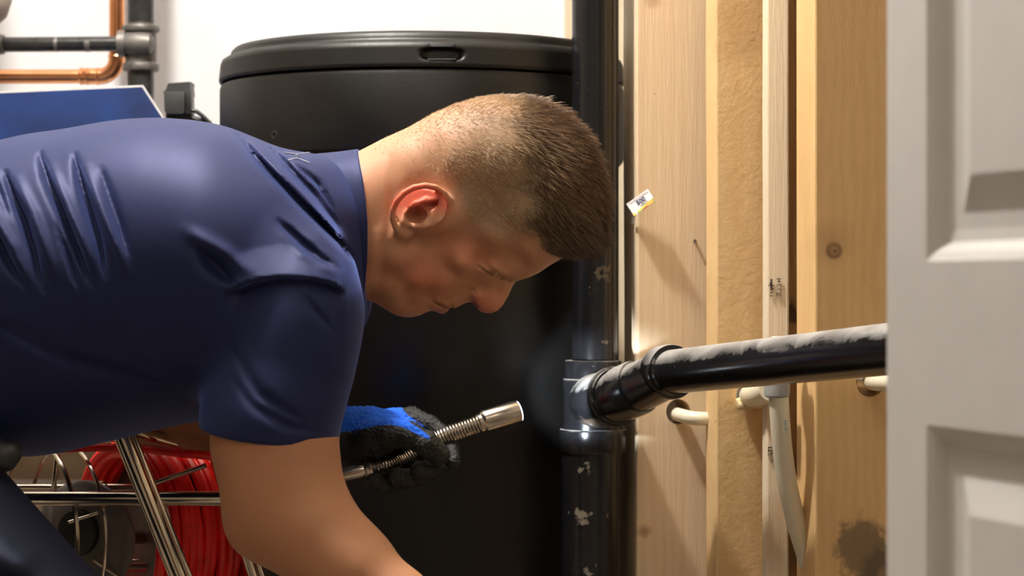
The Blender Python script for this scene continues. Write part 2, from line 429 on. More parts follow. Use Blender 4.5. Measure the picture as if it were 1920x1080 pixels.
# ------------------------------------------------------------------ black tank
TK = empty('brine_tank', (P(792, 540, 2.80).x, 2.80, 0), 'large round black plastic tank with lid behind the man', 'tank')
tc = Vector((P(792, 540, 2.80).x, 2.80, 0)); RT = .2475
zs_ = lambda py, d=2.555: P(0, py, d).z
z_seam = zs_(128); z_rim = zs_(74); z_top = zs_(53); z_band = P(0, 283, 2.56).z
MB().lathe(tc, (0, 0, 1), [(RT - .02, 0), (RT - .013, .01), (RT - .010, z_band - .02), (RT - .006, z_band - .006), (RT - .001, z_band), (RT, z_band + .004), (RT, z_seam - .006), (RT - .002, z_seam - .001), (RT - .006, z_seam)], 160).build('tank_body', M_tank, TK)
def lid():
    m = MB(); n = 480; prof = [(RT - .004, z_seam + .0015), (RT, z_seam + .002), (RT + .001, z_seam + .005)]
    k0 = 18
    for k in range(k0 + 1): prof.append((RT + .001 - .002 * k / k0, z_seam + .006 + (z_rim - .008 - z_seam - .006) * k / k0))
    prof += [(RT - .003, z_rim - .003), (RT - .008, z_rim), (RT - .012, z_rim + .001), (RT - .013, z_rim + .004), (RT - .014, z_top - .005), (RT - .018, z_top - .001), (RT - .024, z_top), (RT - .03, z_top - .001), (RT - .05, z_top - .004), (.02, z_top - .004)]
    m.lathe((tc.x, tc.y, 0), (0, 0, 1), prof, n)
    hs = P(828, 101, 2.553)                       # recessed grip in the lid side
    for i, v in enumerate(m.v):
        x, y, z = v
        if y > tc.y: continue
        u = abs(x - hs.x) / .0205; q = (z - hs.z) / .0062
        s = (u ** 4 + abs(q) ** 3)
        if s < 2.2 and math.hypot(x - tc.x, y - tc.y) > RT - .004:
            f = max(0, min(1, (2.2 - s) / 1.6)); f = f * f * (3 - 2 * f)
            m.v[i] = (x, y + .010 * f, z)
    return m.build('lid', M_tank, TK, sharp=60)
lid()
hp = P(516, 253, 0 + 2.62)
t_ = math.asin((hp.x - tc.x) / RT); hq = Vector((tc.x + RT * math.sin(t_), tc.y - RT * math.cos(t_), P(516, 253, tc.y - RT * math.cos(t_)).z))
on = Vector((math.sin(t_), -math.cos(t_), 0))
MB().lathe(hq - on * .002, on, [(.0045, 0), (.0052, .0025), (.0035, .0028), (.003, .0012)], 20).build('drain_plug', M_black, TK)
gs = P(828, 101, 2.553); MB().tube([(gs.x - .016, gs.y + .003, gs.z - .0062), (gs.x + .016, gs.y + .003, gs.z - .0062)], .0014, 8).build('grip_lip', M_tank, TK)

# ------------------------------------------------------------------ drain stack
DS = empty('drain_stack', (P(1116, 540, 2.602).x, 2.602, 0), 'vertical black plastic drain stack with a branch elbow beside the tank', 'drain pipe')
ax = P(1116, 540, 2.602); r1 = 44 * 2.602 / F; zz = lambda py: P(0, py, 2.58).z
A0 = Vector((ax.x, ax.y, 0)); ax2 = P(1112, 540, 2.602); A2 = Vector((ax2.x, ax2.y, 0))
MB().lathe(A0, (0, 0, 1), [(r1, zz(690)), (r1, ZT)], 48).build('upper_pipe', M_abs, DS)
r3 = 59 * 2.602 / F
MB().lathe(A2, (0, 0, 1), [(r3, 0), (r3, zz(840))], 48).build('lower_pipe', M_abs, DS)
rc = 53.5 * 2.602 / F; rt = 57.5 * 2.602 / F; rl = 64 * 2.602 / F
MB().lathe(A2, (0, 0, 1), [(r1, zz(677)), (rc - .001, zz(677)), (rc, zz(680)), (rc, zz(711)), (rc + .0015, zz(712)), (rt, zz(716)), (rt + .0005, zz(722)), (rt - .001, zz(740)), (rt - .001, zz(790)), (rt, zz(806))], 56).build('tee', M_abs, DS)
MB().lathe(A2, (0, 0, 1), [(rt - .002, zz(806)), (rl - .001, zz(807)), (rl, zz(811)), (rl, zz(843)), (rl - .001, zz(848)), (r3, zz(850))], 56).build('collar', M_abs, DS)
# branch
b0 = P(1112, 752, 2.602); b1 = P(1128, 750, 2.55); b2 = P(1160, 742, 2.505); b3 = P(1206, 722, 2.475); b4 = P(1262, 695, 2.43)
ra = .0290
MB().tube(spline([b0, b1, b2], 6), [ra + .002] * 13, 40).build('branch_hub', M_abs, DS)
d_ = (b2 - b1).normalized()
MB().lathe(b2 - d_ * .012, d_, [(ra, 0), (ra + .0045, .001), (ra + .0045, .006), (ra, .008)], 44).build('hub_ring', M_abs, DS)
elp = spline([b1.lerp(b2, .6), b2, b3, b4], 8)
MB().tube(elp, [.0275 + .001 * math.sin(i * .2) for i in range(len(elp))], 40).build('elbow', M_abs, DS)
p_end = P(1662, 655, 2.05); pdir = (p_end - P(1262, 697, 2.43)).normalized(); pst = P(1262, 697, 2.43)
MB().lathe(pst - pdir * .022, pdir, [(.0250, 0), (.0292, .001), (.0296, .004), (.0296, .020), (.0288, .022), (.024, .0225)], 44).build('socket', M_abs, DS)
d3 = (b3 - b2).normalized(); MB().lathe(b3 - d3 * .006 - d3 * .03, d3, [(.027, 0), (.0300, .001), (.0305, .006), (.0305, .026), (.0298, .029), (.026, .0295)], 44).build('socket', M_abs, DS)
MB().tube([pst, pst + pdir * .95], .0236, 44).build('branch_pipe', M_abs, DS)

# ------------------------------------------------------------------ cream water pipes
def pex(name, pts, r, label, parts=()):
    o = empty(name, pts[0], label, 'water pipe')
    MB().tube(spline(pts, 8), r, 20).build('pipe', M_pex, o)
    return o
pex('water_pipe', [P(1278, 776, DA + .15), P(1270, 776, DA + .04), P(1274, 778, DA + .005), P(1300, 784, DA - .016), P(1335, 785, DA - .012), P(1372, 780, DA + .03)], .0078, 'cream plastic pipe coming out of the hole in the palest stud')
pex('water_pipe', [P(1404, 742, DB + .2), P(1404, 742, DB + .06), P(1409, 742, DB - .015), P(1424, 740, DB - .07), P(1445, 730, DB - .12)], .0125, 'short cream pipe stub entering the grey clamp from the honey coloured stud')
dp = empty('water_pipe', P(1457, 700, DC - 0.070), 'cream plastic pipe curving down from the grey clamp', 'water pipe')
vp = [P(1456, 640, DC - 0.050), P(1457, 700, DC - 0.070), P(1460, 745, DC - 0.070), P(1466, 830, DC - 0.060), P(1476, 905, DC - 0.050), P(1492, 975, DC - 0.040), P(1513, 1045, DC - 0.030), P(1535, 1120, DC - 0.030), P(1540, 1300, DC - 0.030), P(1540, 1700, DC - 0.030)]
MB().tube(spline(vp, 8), .0105, 22).build('pipe', M_pex, dp)
MB().lathe(P(1457, 745, DC - 0.070), (0, 0, 1), [(.0110, 0), (.0132, .0015), (.0135, .004), (.0135, .02), (.0125, .03), (.0125, .05)], 32).build('clamp', M_grey, dp)['label'] = 'grey plastic clamp ring'
for k in range(4):
    q = P(1472 + k * .5, 790 + k * 5, DC - 0.081); MB().box((q.x - .0012, q.y, q.z - .0006), (q.x + .0016, q.y + .001, q.z + .0006)).build('print_mark', flat('teal_ink', (.12, .30, .30)), dp, smooth=False)
pex('water_pipe', [P(1628, 713, DD + .2), P(1630, 714, DD + .1), P(1636, 717, DD + .01), P(1665, 718, DD - .06), P(1720, 715, DD - .12), P(1800, 700, DD - .15)], .0085, 'cream pipe coming out of the tan stud beside the door')
def foam(px, py, d, s, seedv, label):
    bm = bmesh.new(); bmesh.ops.create_icosphere(bm, subdivisions=3, radius=1)
    from mathutils import noise
    for v in bm.verts:
        k = 1 + .35 * noise.noise(v.co * 1.6 + Vector((seedv, 0, 0))) + .12 * noise.noise(v.co * 5)
        v.co = Vector((v.co.x * s[0], v.co.y * s[1], v.co.z * s[2])) * k + P(px, py, d)
    me = bpy.data.meshes.new('foam_filler'); bm.to_mesh(me); bm.free()
    o = link_mesh('foam_filler', me, M_foam); return prop(o, label, 'foam')
foam(1405, 756, DB - .004, (.016, .006, .008), 1, 'cream foam bead squeezed around the hole in the honey coloured stud')
foam(1618, 722, DD + .022, (.013, .006, .0055), 5, 'cream foam bead under the pipe on the tan stud')

# grade stamps on the cream strip: illegible dark marks
ink = flat('stamp_ink', (.09, .06, .04))
def marks(pts, d, name='grade_stamp'):
    m = MB()
    for (a, b, c, e) in pts:
        p = P(a, b, d); q = P(c, e, d); m.box((p.x, p.y - .0004, q.z), (q.x, p.y + .0006, p.z))
    o = m.build(name, ink, wr, smooth=False); return o
SP = [(1441, 534, 1451, 536), (1445, 523, 1448, 545), (1443, 530, 1446, 533), (1448, 540, 1451, 542), (1444, 548, 1449, 550), (1444, 553, 1446, 556), (1448, 553, 1449, 556),
      (1457, 522, 1464, 524), (1459, 526, 1463, 529), (1457, 533, 1464, 534), (1457, 533, 1458, 538), (1463, 533, 1464, 538), (1457, 541, 1464, 542), (1463, 541, 1464, 546), (1456, 549, 1457, 556), (1456, 549, 1461, 550), (1460, 549, 1461, 556), (1463, 549, 1464, 556)]
marks(SP, DC - .0015)
marks([(1440, 838, 1449, 840), (1440, 844, 1449, 846), (1440, 838, 1441, 856), (1448, 838, 1449, 852), (1443, 850, 1447, 852), (1442, 858, 1443, 861), (1447, 862, 1448, 868)], DC - .0015)

# card pinned to the pale stud
def card():
    DK = DA - .014; c = P(1202, 379, DK); ang = math.radians(35)
    o = empty('label_card', c, 'small white card with 500 and orange print stuck on the pale stud', 'card')
    ux = Vector((math.cos(ang), -.12, math.sin(ang))).normalized(); n = Vector((-.15, -1, .55)); n = (n - ux * n.dot(ux)).normalized(); uy = n.cross(ux) * -1
    if uy.z < 0: uy = -uy
    s = DK / F
    def pt(u, v, o_=0): return c + ux * (u * s) + uy * (v * s) + n * o_
    def quad(name, pts, mat, o_, th=.0004):
        vs = [pt(u, v, o_) for u, v in pts] + [pt(u, v, o_ - th) for u, v in pts]; k = len(pts)
        fs = [tuple(range(k)), tuple(range(2 * k - 1, k - 1, -1))] + [(i, (i + 1) % k, (i + 1) % k + k, i + k) for i in range(k)]
        return MB().add(vs, fs).build(name, mat, o, smooth=False)
    quad('card_sheet', [(-25, -16), (24, -16), (24, 15), (-25, 15)], M_paper, 0, .0006)
    for nm, pts, colr in (('orange_print', [(4, -15.5), (23, -15.5), (23, -8), (12, -7.5), (5, -9)], (.85, .36, .03)), ('green_print', [(-17, -12), (5, -9), (4, -13), (-14, -15.5)], (.45, .62, .03)),
                          ('red_print', [(-3, -13), (7, -12), (6, -15.5), (-5, -15.5)], (.85, .10, .02)), ('yellow_print', [(-25, -11), (-20, -11), (-20, -16), (-25, -16)], (.9, .55, .02)), ('olive_print', [(19, -16), (24, -16), (24, -7), (20, -7)], (.42, .42, .12))):
        quad(nm, pts, flat(nm, colr), .0004)
    for txt, u, v, sz, colr in (('500', 1, -1.5, 10.0, (.02, .02, .07)), ('This Roll Contains', 0, 9, 4.6, (.25, .14, .08)), ('LABELS', 3, -7.6, 4.2, (.06, .04, .04))):
        cu = bpy.data.curves.new('print_text', 'FONT'); cu.body = txt; cu.size = sz * s * 1.25; cu.align_x = 'CENTER'; cu.extrude = .0001
        if txt == '500': cu.offset = .00018
        to = bpy.data.objects.new('t', cu); COL.objects.link(to); bpy.context.view_layer.update()
        me = bpy.data.meshes.new_from_object(to.evaluated_get(bpy.context.evaluated_depsgraph_get())); bpy.data.objects.remove(to)
        me.transform(Matrix((ux, uy, n)).transposed().to_4x4()); me.transform(Matrix.Translation(pt(u, v, .0008)))
        me.materials.clear(); link_mesh('print_text', me, flat('ink_' + txt[:3], colr), o, False)
    MB().tube([P(1190, 402, DK), P(1186, 418, DK + .016)], .0016, 8).build('pin', M_paper, o)
card()
nl = MB().tube([P(1303, 450, DA + .03), P(1303, 452, DA + .008)], .0018, 8); nl = nl.build('nail', M_castiron); prop(nl, 'small nail standing proud of the pale stud', 'nail')

# ------------------------------------------------------------------ pipes on the back wall
IP = empty('iron_gas_pipe', P(263, 100, 3.12), 'black iron pipe run with a grey tee at upper left', 'pipe')
di = 3.12; si = di / F
q = lambda py: P(0, py, di).z
ci = P(264, 100, di); ci0 = Vector((ci.x, ci.y, 0)); rp = 25 * si
MB().lathe(ci0, (0, 0, 1), [(rp, q(45)), (rp, ZT)], 32).build('upper_pipe', M_iron, IP)
MB().lathe(ci0, (0, 0, 1), [(rp * 1.0, .86), (rp, q(128))], 32).build('lower_pipe', M_iron, IP)
MB().lathe(ci0, (0, 0, 1), [(rp, q(135)), (33 * si, q(133)), (34 * si, q(131)), (34 * si, q(123)), (33 * si, q(120)), (29 * si, q(118)), (30 * si, q(90)), (29 * si, q(62)), (34 * si, q(60)), (35 * si, q(58)), (35 * si, q(51)), (34 * si, q(49)), (rp, q(47)), (rp, q(43))], 40).build('tee', M_castiron, IP)
cz = P(264, 82, di - .02)
MB().tube([P(290, 82, di - .018), P(282, 82, di - .018), P(262, 82, di - .018), P(238, 82, di - .012), P(236, 82, di - .012), P(222, 82, di - .012), P(221, 82, di - .012)], [.004, .0145, .0165, .0158, .0185, .0185, .016], 28).build('tee_branch', M_castiron, IP)
MB().tube([P(232, 82, di - .012), P(0, 83.5, di - .012), P(-400, 86, di - .012)], 14.2 * si, 24).build('side_pipe', M_iron, IP)
MB().lathe(P(9, 83.5, di - .012), (-1, 0, 0), [(.0105, 0), (.0135, .001), (.0135, .006), (.016, .008), (.016, .04)], 28).build('coupling', M_castiron, IP)
for a, b in ((103, 109), (160, 170)):
    MB().lathe(P(a, 83, di - .012), (1, 0, 0), [(14.35 * si, 0), (14.4 * si, (b - a) * si)], 24, False).build('paint_mark', M_castiron, IP)
CP = empty('copper_pipe', P(218, 60, 3.17), 'bent copper water pipe behind the black iron pipe', 'pipe')
dc = 3.18; scp = dc / F
pts = [P(219, -700, dc), P(219, 50, dc), P(219, 104, dc)] ; MB().tube(pts, 14.5 * scp, 24).build('riser', M_copper, CP)
el = [P(219, 100, dc)] + [P(186 + 33 * math.cos(t), 110 + 33 * math.sin(t), dc) for t in [i * math.pi / 20 for i in range(11)]] + [P(170, 143, dc)]
MB().tube(el, 15.5 * scp, 24).build('elbow', M_copper, CP)
MB().tube([P(175, 143, dc), P(-400, 145, dc)], 13.6 * scp, 24).build('run', M_copper, CP)
for x0 in (184, 164, 152): MB().ring(P(x0, 143, dc), (1, 0, 0), 14.5 * scp, 2.4 * scp, 28, 8).build('bead', M_copper, CP)
MB().lathe(P(185, 143, dc), (-1, 0, 0), [(15.4 * scp, 0), (15.6 * scp, 34 * scp), (14 * scp, 36 * scp)], 28).build('coupling', M_copper, CP)
MB().ring(P(219, 106, dc), (0, 0, 1), 15 * scp, 2.2 * scp, 28, 8).build('bead', M_copper, CP)
et = MB().lathe(P(-42, -10, 2.95), (0, 0, 1), [(.001, -.046), (.022, -.042), (.037, -.028), (.0435, -.008), (.0445, .02), (.0445, .35), (.02, .4)], 48).build('expansion_tank', M_cream)
prop(et, 'beige rounded tank edge at the upper left corner', 'tank')

# shelf hidden behind the man carries case and black fixture
SH = MB().box((-1.15, 2.86, .80), (-.40, 3.35, .82)).build('wall_shelf', M_whiteedge, smooth=False); prop(SH, 'white wall shelf behind the man carrying the blue case', 'shelf')
CS = empty('equipment_case', (-.8, 3.0, .82), 'blue case with raised glossy lid at left behind the man', 'case')
def slab(pts, th, nm, mat, par):
    a = [Vector(p) for p in pts]; nrm = (a[1] - a[0]).cross(a[2] - a[0]).normalized() * th; k = len(a)
    if nrm.y < 0: nrm = -nrm
    return MB().add(a + [p + nrm for p in a], [tuple(range(k)), tuple(range(2 * k - 1, k - 1, -1))] + [(i, (i + 1) % k, (i + 1) % k + k, i + k) for i in range(k)]).build(nm, mat, par, smooth=False)
dl = 2.93
slab([P(-260, 186, dl), P(266, 163, dl), P(305, 223, dl), P(305, 300, dl), P(-260, 300, dl)], .004, 'lid', M_bluepanel, CS)
slab([P(-260, 182, dl + .004), P(268, 159.5, dl + .004), P(308, 222, dl + .004), P(308, 302, dl + .004), P(-260, 302, dl + .004)], .003, 'lid_edge', M_whiteedge, CS)
zt = P(0, 298, dl - .04).z
MB().box((P(-260, 0, dl).x, dl - .10, .82), (P(296, 0, dl).x, 3.07, zt + .001)).build('case_body', M_bluepanel, CS, bevel=.004)
BF = empty('valve_actuator', P(335, 200, 2.95), 'small black plastic device standing behind the bent back of the man', 'device')
def xz_prism(pts, d, th, nm, mat, par, bevel=0):
    a = [P(x, y, d) for x, y in pts]; k = len(a); b = [p + Vector((0, th, 0)) for p in a]
    return MB().add(a + b, [tuple(range(k)), tuple(range(2 * k - 1, k - 1, -1))] + [(i, (i + 1) % k, (i + 1) % k + k, i + k) for i in range(k)]).build(nm, mat, par, bevel=bevel, sharp=30)
M_dg = simple('dark_grey_plastic', (.035, .038, .038), .45, 0, .2)
xz_prism([(306, 173), (311, 167), (315, 156), (357, 153), (356, 160), (357, 170), (358, 178), (347, 174), (307, 176)], 2.93, .04, 'cap', M_dg, BF)
xz_prism([(307, 172), (346, 172), (346, 208), (343, 214), (312, 214), (308, 208)], 2.92, .03, 'housing', M_dg, BF, .0012)
xz_prism([(346, 171), (358, 170), (359, 214), (346, 214)], 2.925, .03, 'side_cover', M_black, BF, .001)
xz_prism([(311, 213), (358, 211), (358, 300), (312, 300)], 2.93, .03, 'stem', M_black, BF)
MB().tube(spline([P(355, 208, 2.93), P(366, 208, 2.93), (P(378, 216, 2.93)), P(392, 230, 2.93), P(410, 250, 2.93)], 5), .0028, 10).build('strap', M_black, BF)
MB().tube([P(358, 221, 2.935), P(395, 232, 2.935)], .004, 10).build('arm', M_black, BF)
MB().box((P(312, 0, 2.93).x, 2.93, .82), (P(358, 0, 2.93).x, 2.97, P(0, 298, 2.93).z)).build('foot', M_black, BF)

# ------------------------------------------------------------------ drain camera reel
RL = empty('hose_reel', P(150, 990, 2.5), 'chrome framed reel wound with red cable behind the man', 'reel')
yaw = math.radians(36); u_ = Vector((math.cos(yaw), math.sin(yaw), 0)); c0 = P(140, 1000, 2.50); sr = 2.5 / F
# drum and cable windings
cc0 = P(222, 1010, 2.545); n_c = 11; stepc = .0095
for lay, (R_, off) in enumerate(((.102, 0), (.0935, .5))):
    for k in range(n_c - (2 if lay else 0)):
        c = cc0 + u_ * ((k + off) * stepc)
        Rk = R_ + .0015 * math.sin(k * 2.3 + lay) - (0.004 if k == 7 else 0)
        MB().ring(c + Vector((0, 0, .001 * math.sin(k))), (u_ + Vector((0, 0, .04 * math.sin(k * 1.7)))).normalized(), Rk, .0056, 56, 8).build('cable_winding', M_red, RL)
MB().lathe(cc0 + u_ * .03, u_, [(.086, 0), (.0875, .001), (.0875, n_c * stepc - .026), (.086, n_c * stepc - .025)], 56).build('drum', simple('dark_drum_plastic', (.05, .035, .03), .5), RL)
MB().lathe(cc0 + u_ * (n_c * stepc + .002), u_, [(.085, 0), (.104, .001), (.104, .004), (.085, .005)], 56).build('drum_flange', M_red, RL)
# disc with black hub
u2 = Vector((math.cos(1.13), math.sin(1.13), 0)); cd = P(150, 1012, 2.46)
MB().lathe(cd, u2, [(.001, 0), (.03, 0), (.060, .003), (.0635, .006), (.0635, .012), (.001, .014)], 56).build('side_disc', M_disc, RL)
MB().lathe(cd + Vector((.0, 0, .008)) - u2 * .008, u2, [(.012, 0), (.024, .001), (.025, .004), (.025, .010)], 40).build('hub', M_black, RL)
MB().tube([cc0 - u_ * .015, cc0 + u_ * (n_c * stepc + .03)], .008, 14).build('axle', M_steel, RL)
# wire cage
cg = c0 - u_ * .03
MB().ring(cg + Vector((-.012, 0, .002)), u_, .098, .0027, 72, 8).build('cage_ring', M_chrome, RL)
MB().ring(cg + u_ * .02, u_, .098, .0022, 72, 8).build('cage_ring', M_chrome, RL)
MB().tube([P(108, 845, 2.47), P(100, 925, 2.47)], .0030, 10).build('cage_wire', M_chrome, RL)
MB().tube([P(128, 980, 2.44), P(215, 952, 2.46)], .0022, 10).build('cage_wire', M_chrome, RL)
MB().tube([P(282, 909, 2.44), P(385, 873, 2.42)], .0028, 10).build('cage_wire', M_chrome, RL)
MB().tube([P(175, 1050, 2.44), P(222, 1082, 2.44)], .0018, 10).build('cage_wire', M_chrome, RL)
MB().tube(spline([P(262, 850, 2.44), P(280, 880, 2.44), P(292, 905, 2.44)], 4), .0013, 8).build('cage_wire', M_chrome, RL)
MB().tube(spline([P(310, 945, 2.44), P(318, 970, 2.44), P(322, 1000, 2.44)], 4), .0013, 8).build('cage_wire', M_chrome, RL)
# frame tubes
MB().tube([P(-120, 935, 2.40), P(262, 935, 2.41), P(434, 935, 2.41)], .0078, 18).build('frame_bar', M_chrome, RL)
MB().tube([P(-120, 914, 2.52), P(262, 914, 2.52)], .0042, 14).build('frame_bar', M_chrome, RL)
MB().tube([P(60, 1062, 2.56), P(305, 1062, 2.56)], .0060, 14).build('frame_bar', M_chrome, RL)
MB().tube([P(60, 1052, 2.57), P(300, 1052, 2.57)], .0030, 14).build('frame_bar', M_chrome, RL)
zf = .012
def to_floor(a, b):
    a = Vector(a); b = Vector(b); t = (a.z - zf) / (a.z - b.z); return a + (b - a) * t
def leg(pa, pb, r): a = P(*pa); MB().tube([a, to_floor(a, P(*pb))], r, 18).build('frame_leg', M_chrome, RL)
leg((222, 800, 2.39), (333, 1080, 2.39), .0092)
leg((242, 805, 2.405), (352, 1080, 2.405), .0050)
leg((400, 850, 2.50), (475, 1085, 2.50), .0062)
leg((-120, 850, 2.42), (-160, 1085, 2.42), .0080)
leg((418, 865, 2.51), (492, 1085, 2.51), .004)
MB().tube([P(222, 800, 2.39), P(400, 850, 2.50)], .006, 14).build('frame_bar', M_chrome, RL)
MB().tube(spline([P(185, 912, 2.52), P(186, 906, 2.515), P(192, 904, 2.51), P(198, 906, 2.515), P(199, 914, 2.52)], 4), .0016, 8).build('clip', M_chrome, RL)
# loose red cable run across the top
MB().tube(spline([P(-40, 838, 2.47), P(30, 847, 2.46), P(140, 840, 2.45), P(250, 840, 2.44), P(330, 849, 2.42), P(405, 858, 2.42), P(440, 880, 2.45)], 8), .0046, 12).build('cable_end', M_red, RL)


# ------------------------------------------------------------------ the man: distance fields turned into surfaces
Y0 = 2.26; PX = Y0 / F            # metres per photo pixel at the man's mid plane
def xyz(px, py, d): return np.array(P(px, py, d))
def uv(p): return p[:, 0] / PX + 960, 540 - (p[:, 2] - ZC) / PX

def smin(a, b, k):
    h = np.clip(.5 + .5 * (b - a) / k, 0, 1); return b * (1 - h) + a * h - k * h * (1 - h)
def smax(a, b, k): return -smin(-a, -b, k)
def cone(p, a, b, ra, rb, flat=None):
    pa = p - a; ba = b - a; h = np.clip(pa @ ba / (ba @ ba), 0, 1)
    return np.linalg.norm(pa - h[:, None] * ba, axis=1) - (ra + (rb - ra) * h)
def chain(p, pts, k=.006):        # pts: (px, py, d, r)
    f = None
    for a, b in zip(pts[:-1], pts[1:]):
        g = cone(p, xyz(*a[:3]), xyz(*b[:3]), a[3], b[3])
        f = g if f is None else smin(f, g, k)
    return f
def ell(p, c, r, rot=None):
    q = (p - c)
    if rot is not None: q = q @ rot
    q = q / r; k = np.linalg.norm(q, axis=1); return (k - 1) * min(r)
def seg2(u, v, poly):             # distance to a polyline in photo pixels, and the position along it
    best = np.full(u.shape, 1e9); tt = np.zeros(u.shape); n = len(poly) - 1
    for i in range(n):
        ax_, ay = poly[i]; bx, by = poly[i + 1]; dx, dy = bx - ax_, by - ay
        h = np.clip(((u - ax_) * dx + (v - ay) * dy) / (dx * dx + dy * dy), 0, 1)
        d = np.hypot(u - ax_ - h * dx, v - ay - h * dy); m = d < best
        best = np.where(m, d, best); tt = np.where(m, (i + h) / n, tt)
    return best, tt

def surface(name, fn, lo, hi, h, mat, parent, color=None, chunk=24, lip=1.5, post=None):
    lo = np.array(lo, float); hi = np.array(hi, float); n = np.ceil((hi - lo) / h).astype(int) + 1
    nch = np.ceil(n / chunk).astype(int); gi = np.stack(np.meshgrid(*[np.arange(c) for c in nch], indexing='ij'), -1).reshape(-1, 3)
    cen = lo + (gi * chunk + chunk / 2) * h
    fc = fn(cen); keep = np.abs(fc) < lip * (chunk * h * .5 * 1.7321 + 2 * h)
    m = chunk + 2; ids = []; pos = []; quads = []
    N1 = np.array([1, n[0] + chunk * 2 + 8, (n[0] + chunk * 2 + 8) * (n[1] + chunk * 2 + 8)], dtype=np.int64)
    r = np.arange(m) - 1; G = np.stack(np.meshgrid(r, r, r, indexing='ij'), -1)
    for g in gi[keep]:
        base = g * chunk; I = G + base; X = lo + I * h
        f = fn(X.reshape(-1, 3)).reshape(m, m, m)
        if f.min() > 0 or f.max() < 0: continue
        ins = f < 0; k = m - 1; acc = np.zeros((k, k, k, 3)); cnt = np.zeros((k, k, k))
        for ax_ in range(3):
            for o1 in (0, 1):
                for o2 in (0, 1):
                    o = [0, 0, 0]; others = [a for a in range(3) if a != ax_]; o[others[0]] = o1; o[others[1]] = o2
                    s0 = tuple(slice(o[a], o[a] + k) for a in range(3)); oo = list(o); oo[ax_] = 1
                    s1 = tuple(slice(oo[a], oo[a] + k) for a in range(3))
                    f0, f1 = f[s0], f[s1]; cr = (f0 < 0) != (f1 < 0)
                    t = np.where(cr, f0 / np.where(cr, f0 - f1, 1), 0)
                    pt = np.zeros((k, k, k, 3)); pt[..., others[0]] = o1; pt[..., others[1]] = o2; pt[..., ax_] = t
                    acc += pt * cr[..., None]; cnt += cr
        act = cnt > 0
        cid = ((I[:k, :k, :k] + 4) * N1).sum(-1)
        ids.append(cid[act]); pos.append((X[:k, :k, :k] + acc / np.maximum(cnt, 1)[..., None] * h)[act])
        for ax_ in range(3):
            b, c = [(1, 2), (2, 0), (0, 1)][ax_]
            sl = (slice(1, 1 + chunk),) * 3; f0 = ins[sl]
            s1 = [slice(1, 1 + chunk)] * 3; s1[ax_] = slice(2, 2 + chunk); f1 = ins[tuple(s1)]
            cr = f0 != f1; idx = np.argwhere(cr)
            if not len(idx): continue
            A = idx + base + 4; eb = np.zeros(3, int); eb[b] = 1; ec = np.zeros(3, int); ec[c] = 1
            q = np.stack([((A - eb - ec) * N1).sum(1), ((A - ec) * N1).sum(1), (A * N1).sum(1), ((A - eb) * N1).sum(1)], 1)
            fl = f1[cr]                    # outside -> inside along +axis: flip
            q[fl] = q[fl][:, ::-1]; quads.append(q)
    ids = np.concatenate(ids); pos = np.concatenate(pos); quads = np.concatenate(quads)
    uid, first = np.unique(ids, return_index=True); V = pos[first]
    Q = np.searchsorted(uid, quads); ok = (uid[np.clip(Q, 0, len(uid) - 1)] == quads).all(1); Q = Q[ok]
    # pull the vertices onto the surface
    e = h * .25
    f0 = fn(V); gr = np.stack([(fn(V + np.eye(3)[i] * e) - f0) / e for i in range(3)], 1)
    l2 = (gr ** 2).sum(1); step = -f0[:, None] * gr / np.maximum(l2, .05)[:, None]
    ln = np.linalg.norm(step, axis=1); step *= np.minimum(1, .7 * h / np.maximum(ln, 1e-9))[:, None]; V = V + step
    nor = gr / np.sqrt(np.maximum(l2, 1e-9))[:, None]
    if post is not None: V = post(V, nor)
    return V, Q, nor

def to_mesh(name, V, Q, mat, parent, cols=None):
    used = np.unique(Q); mp = np.full(len(V), -1); mp[used] = np.arange(len(used)); V2 = V[used]; Q2 = mp[Q]
    me = bpy.data.meshes.new(name)
    me.vertices.add(len(V2)); me.vertices.foreach_set('co', V2.astype(np.float32).ravel())
    me.loops.add(Q2.size); me.loops.foreach_set('vertex_index', Q2.astype(np.int32).ravel())
    me.polygons.add(len(Q2)); me.polygons.foreach_set('loop_start', np.arange(0, Q2.size, 4, dtype=np.int32)); me.polygons.foreach_set('loop_total', np.full(len(Q2), 4, np.int32))
    me.update(); me.validate()
    if cols is not None:
        a = me.color_attributes.new('Col', 'FLOAT_COLOR', 'POINT')
        a.data.foreach_set('color', np.concatenate([cols[used], np.ones((len(used), 1))], 1).astype(np.float32).ravel())
    return link_mesh(name, me, mat, parent)

